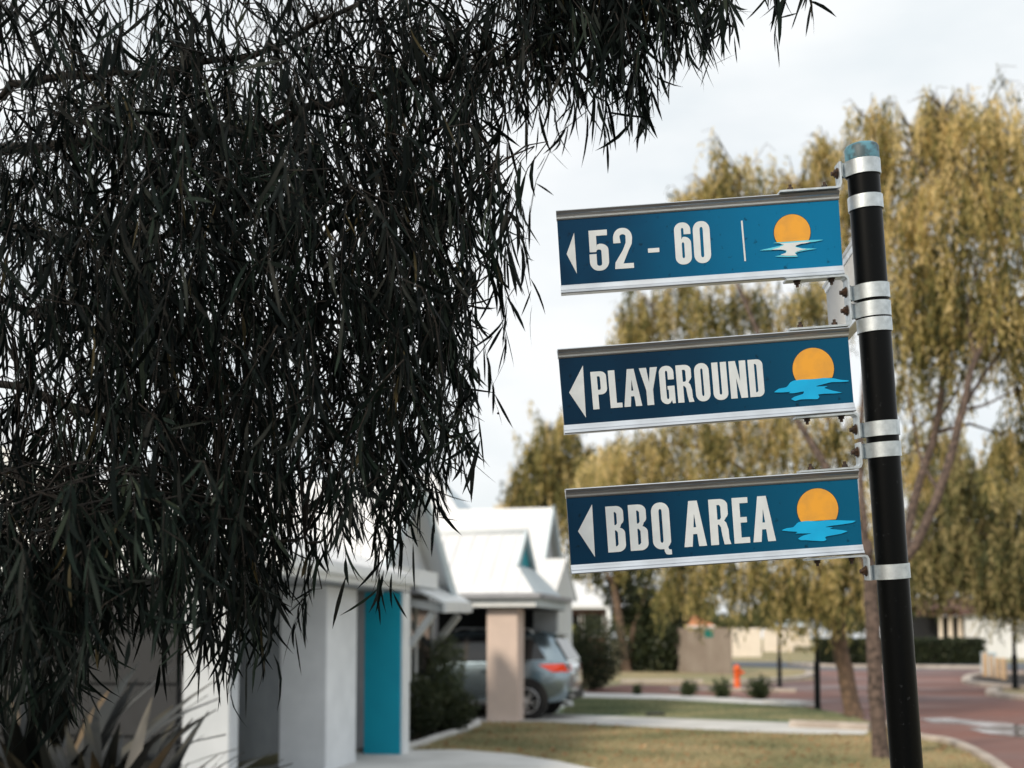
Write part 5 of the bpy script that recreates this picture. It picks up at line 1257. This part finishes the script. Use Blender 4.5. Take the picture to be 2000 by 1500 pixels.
def far_house(name, label, px0, px1, ytop, yeave, ybase, wallm, roofm, dpt=7, ridge=True, posts=0, wins=2):
    a = G(px0, ybase); b = G(px1, ybase); Y = a.y; wd = (px1 - px0) / F * Y
    he = EYE + (HZ - yeave) / F * Y; hr = EYE + (HZ - ytop) / F * Y
    root = empty(name, a); tag(root, label, 'house', 'houses at the end of the street')
    MB().box(0, wd, 0, dpt, -.1, he).build('wall', wallm, root)
    ov = .5
    for s_ in (0, 1):
        y0 = -ov if s_ == 0 else dpt + ov
        MB().slab([(-ov, y0, he - .05), (wd + ov, y0, he - .05), (wd + ov - 1.2, dpt / 2, hr), (-ov + 1.2, dpt / 2, hr)], (0, 0, .06)).build('roof', roofm, root)
    for x_, xr_ in ((-ov, -ov + 1.2), (wd + ov, wd + ov - 1.2)):
        MB().slab([(x_, -ov, he - .05), (x_, dpt + ov, he - .05), (xr_, dpt / 2, hr)], (0, 0, .06)).build('roof', roofm, root)
    MB().box(-ov, wd + ov, -ov - .12, -ov - .002, he - .16, he - .02).build('gutter', M['trim'], root)
    for k in range(wins):
        x_ = wd * (k + .6) / (wins + .2)
        wn = MB().box(x_ - .5, x_ + .5, -.03, -.004, he - 1.6, he - .5).build('window', M['glass_dark'], root)
        MB().box(x_ - .56, x_ - .5, -.05, -.004, he - 1.66, he - .44).box(x_ + .5, x_ + .56, -.05, -.004, he - 1.66, he - .44).box(x_ - .5, x_ + .5, -.05, -.004, he - 1.66, he - 1.6).build('window_frame', M['trim'], wn)
    for k in range(posts):
        x_ = wd * k / max(posts - 1, 1)
        MB().tube([(x_, -1.2, 0), (x_, -1.2, he - .1)], .13, 10).build('verandah_post', M['trim'], root, True)
    return root
far_house('brick_house', 'dark brown house with a pale roof seen just right of the carport', 1085, 1186, 1128, 1184, 1300, M['render_brown'], M['roof'], 8, posts=2)
far_house('tiled_house', 'low house with an orange tiled roof above the grey fence', 1316, 1384, 1203, 1222, 1276, M['render_cream'], M['terracotta'])
far_house('cream_house', 'far cream house glimpsed under the hanging leaves', 1512, 1582, 1196, 1222, 1262, M['render_cream'], M['roof_blue'])
far_house('pale_house', 'white house wall at the far right edge behind the lamp post', 1966, 2060, 1150, 1196, 1286, M['render_white'], M['render_brown'], 8, wins=0)
# columned pavilion behind the hedge
b = G(1836, 1282); root = empty('columned_building', b); tag(root, 'shadowy building with a row of pale columns behind the hedge', 'building')
for px, wpx in ((1839, 8), (1858, 10), (1877, 10), (1895, 9), (1919, 10)):
    x_ = (px - 1836) / F * b.y; r_ = wpx / 2 / F * b.y
    MB().tube([(x_, 0, 0), (x_, 0, .3), (x_, 0, .32), (x_, 0, 3.0), (x_, 0, 3.02), (x_, 0, 3.2)], [r_ * 1.25, r_ * 1.25, r_, r_ * .9, r_ * 1.2, r_ * 1.2], 14).build('column', M['render_cream'], root, True)
MB().box(-1.5, 5, -.6, .6, 3.21, 3.6).build('beam', M['render_brown'], root)
MB().box(-1.5, 5, 2.0, 2.2, -.1, 3.2).build('rear_wall', M['charcoal'], root)
MB().slab([(-2, -1, 3.6), (5.5, -1, 3.6), (5, 1.4, 4.6), (-1.5, 1.4, 4.6)], (0, 0, .06)).slab([(-2, 3.8, 3.6), (5.5, 3.8, 3.6), (5, 1.4, 4.6), (-1.5, 1.4, 4.6)], (0, 0, .06)).build('roof', M['render_brown'], root)
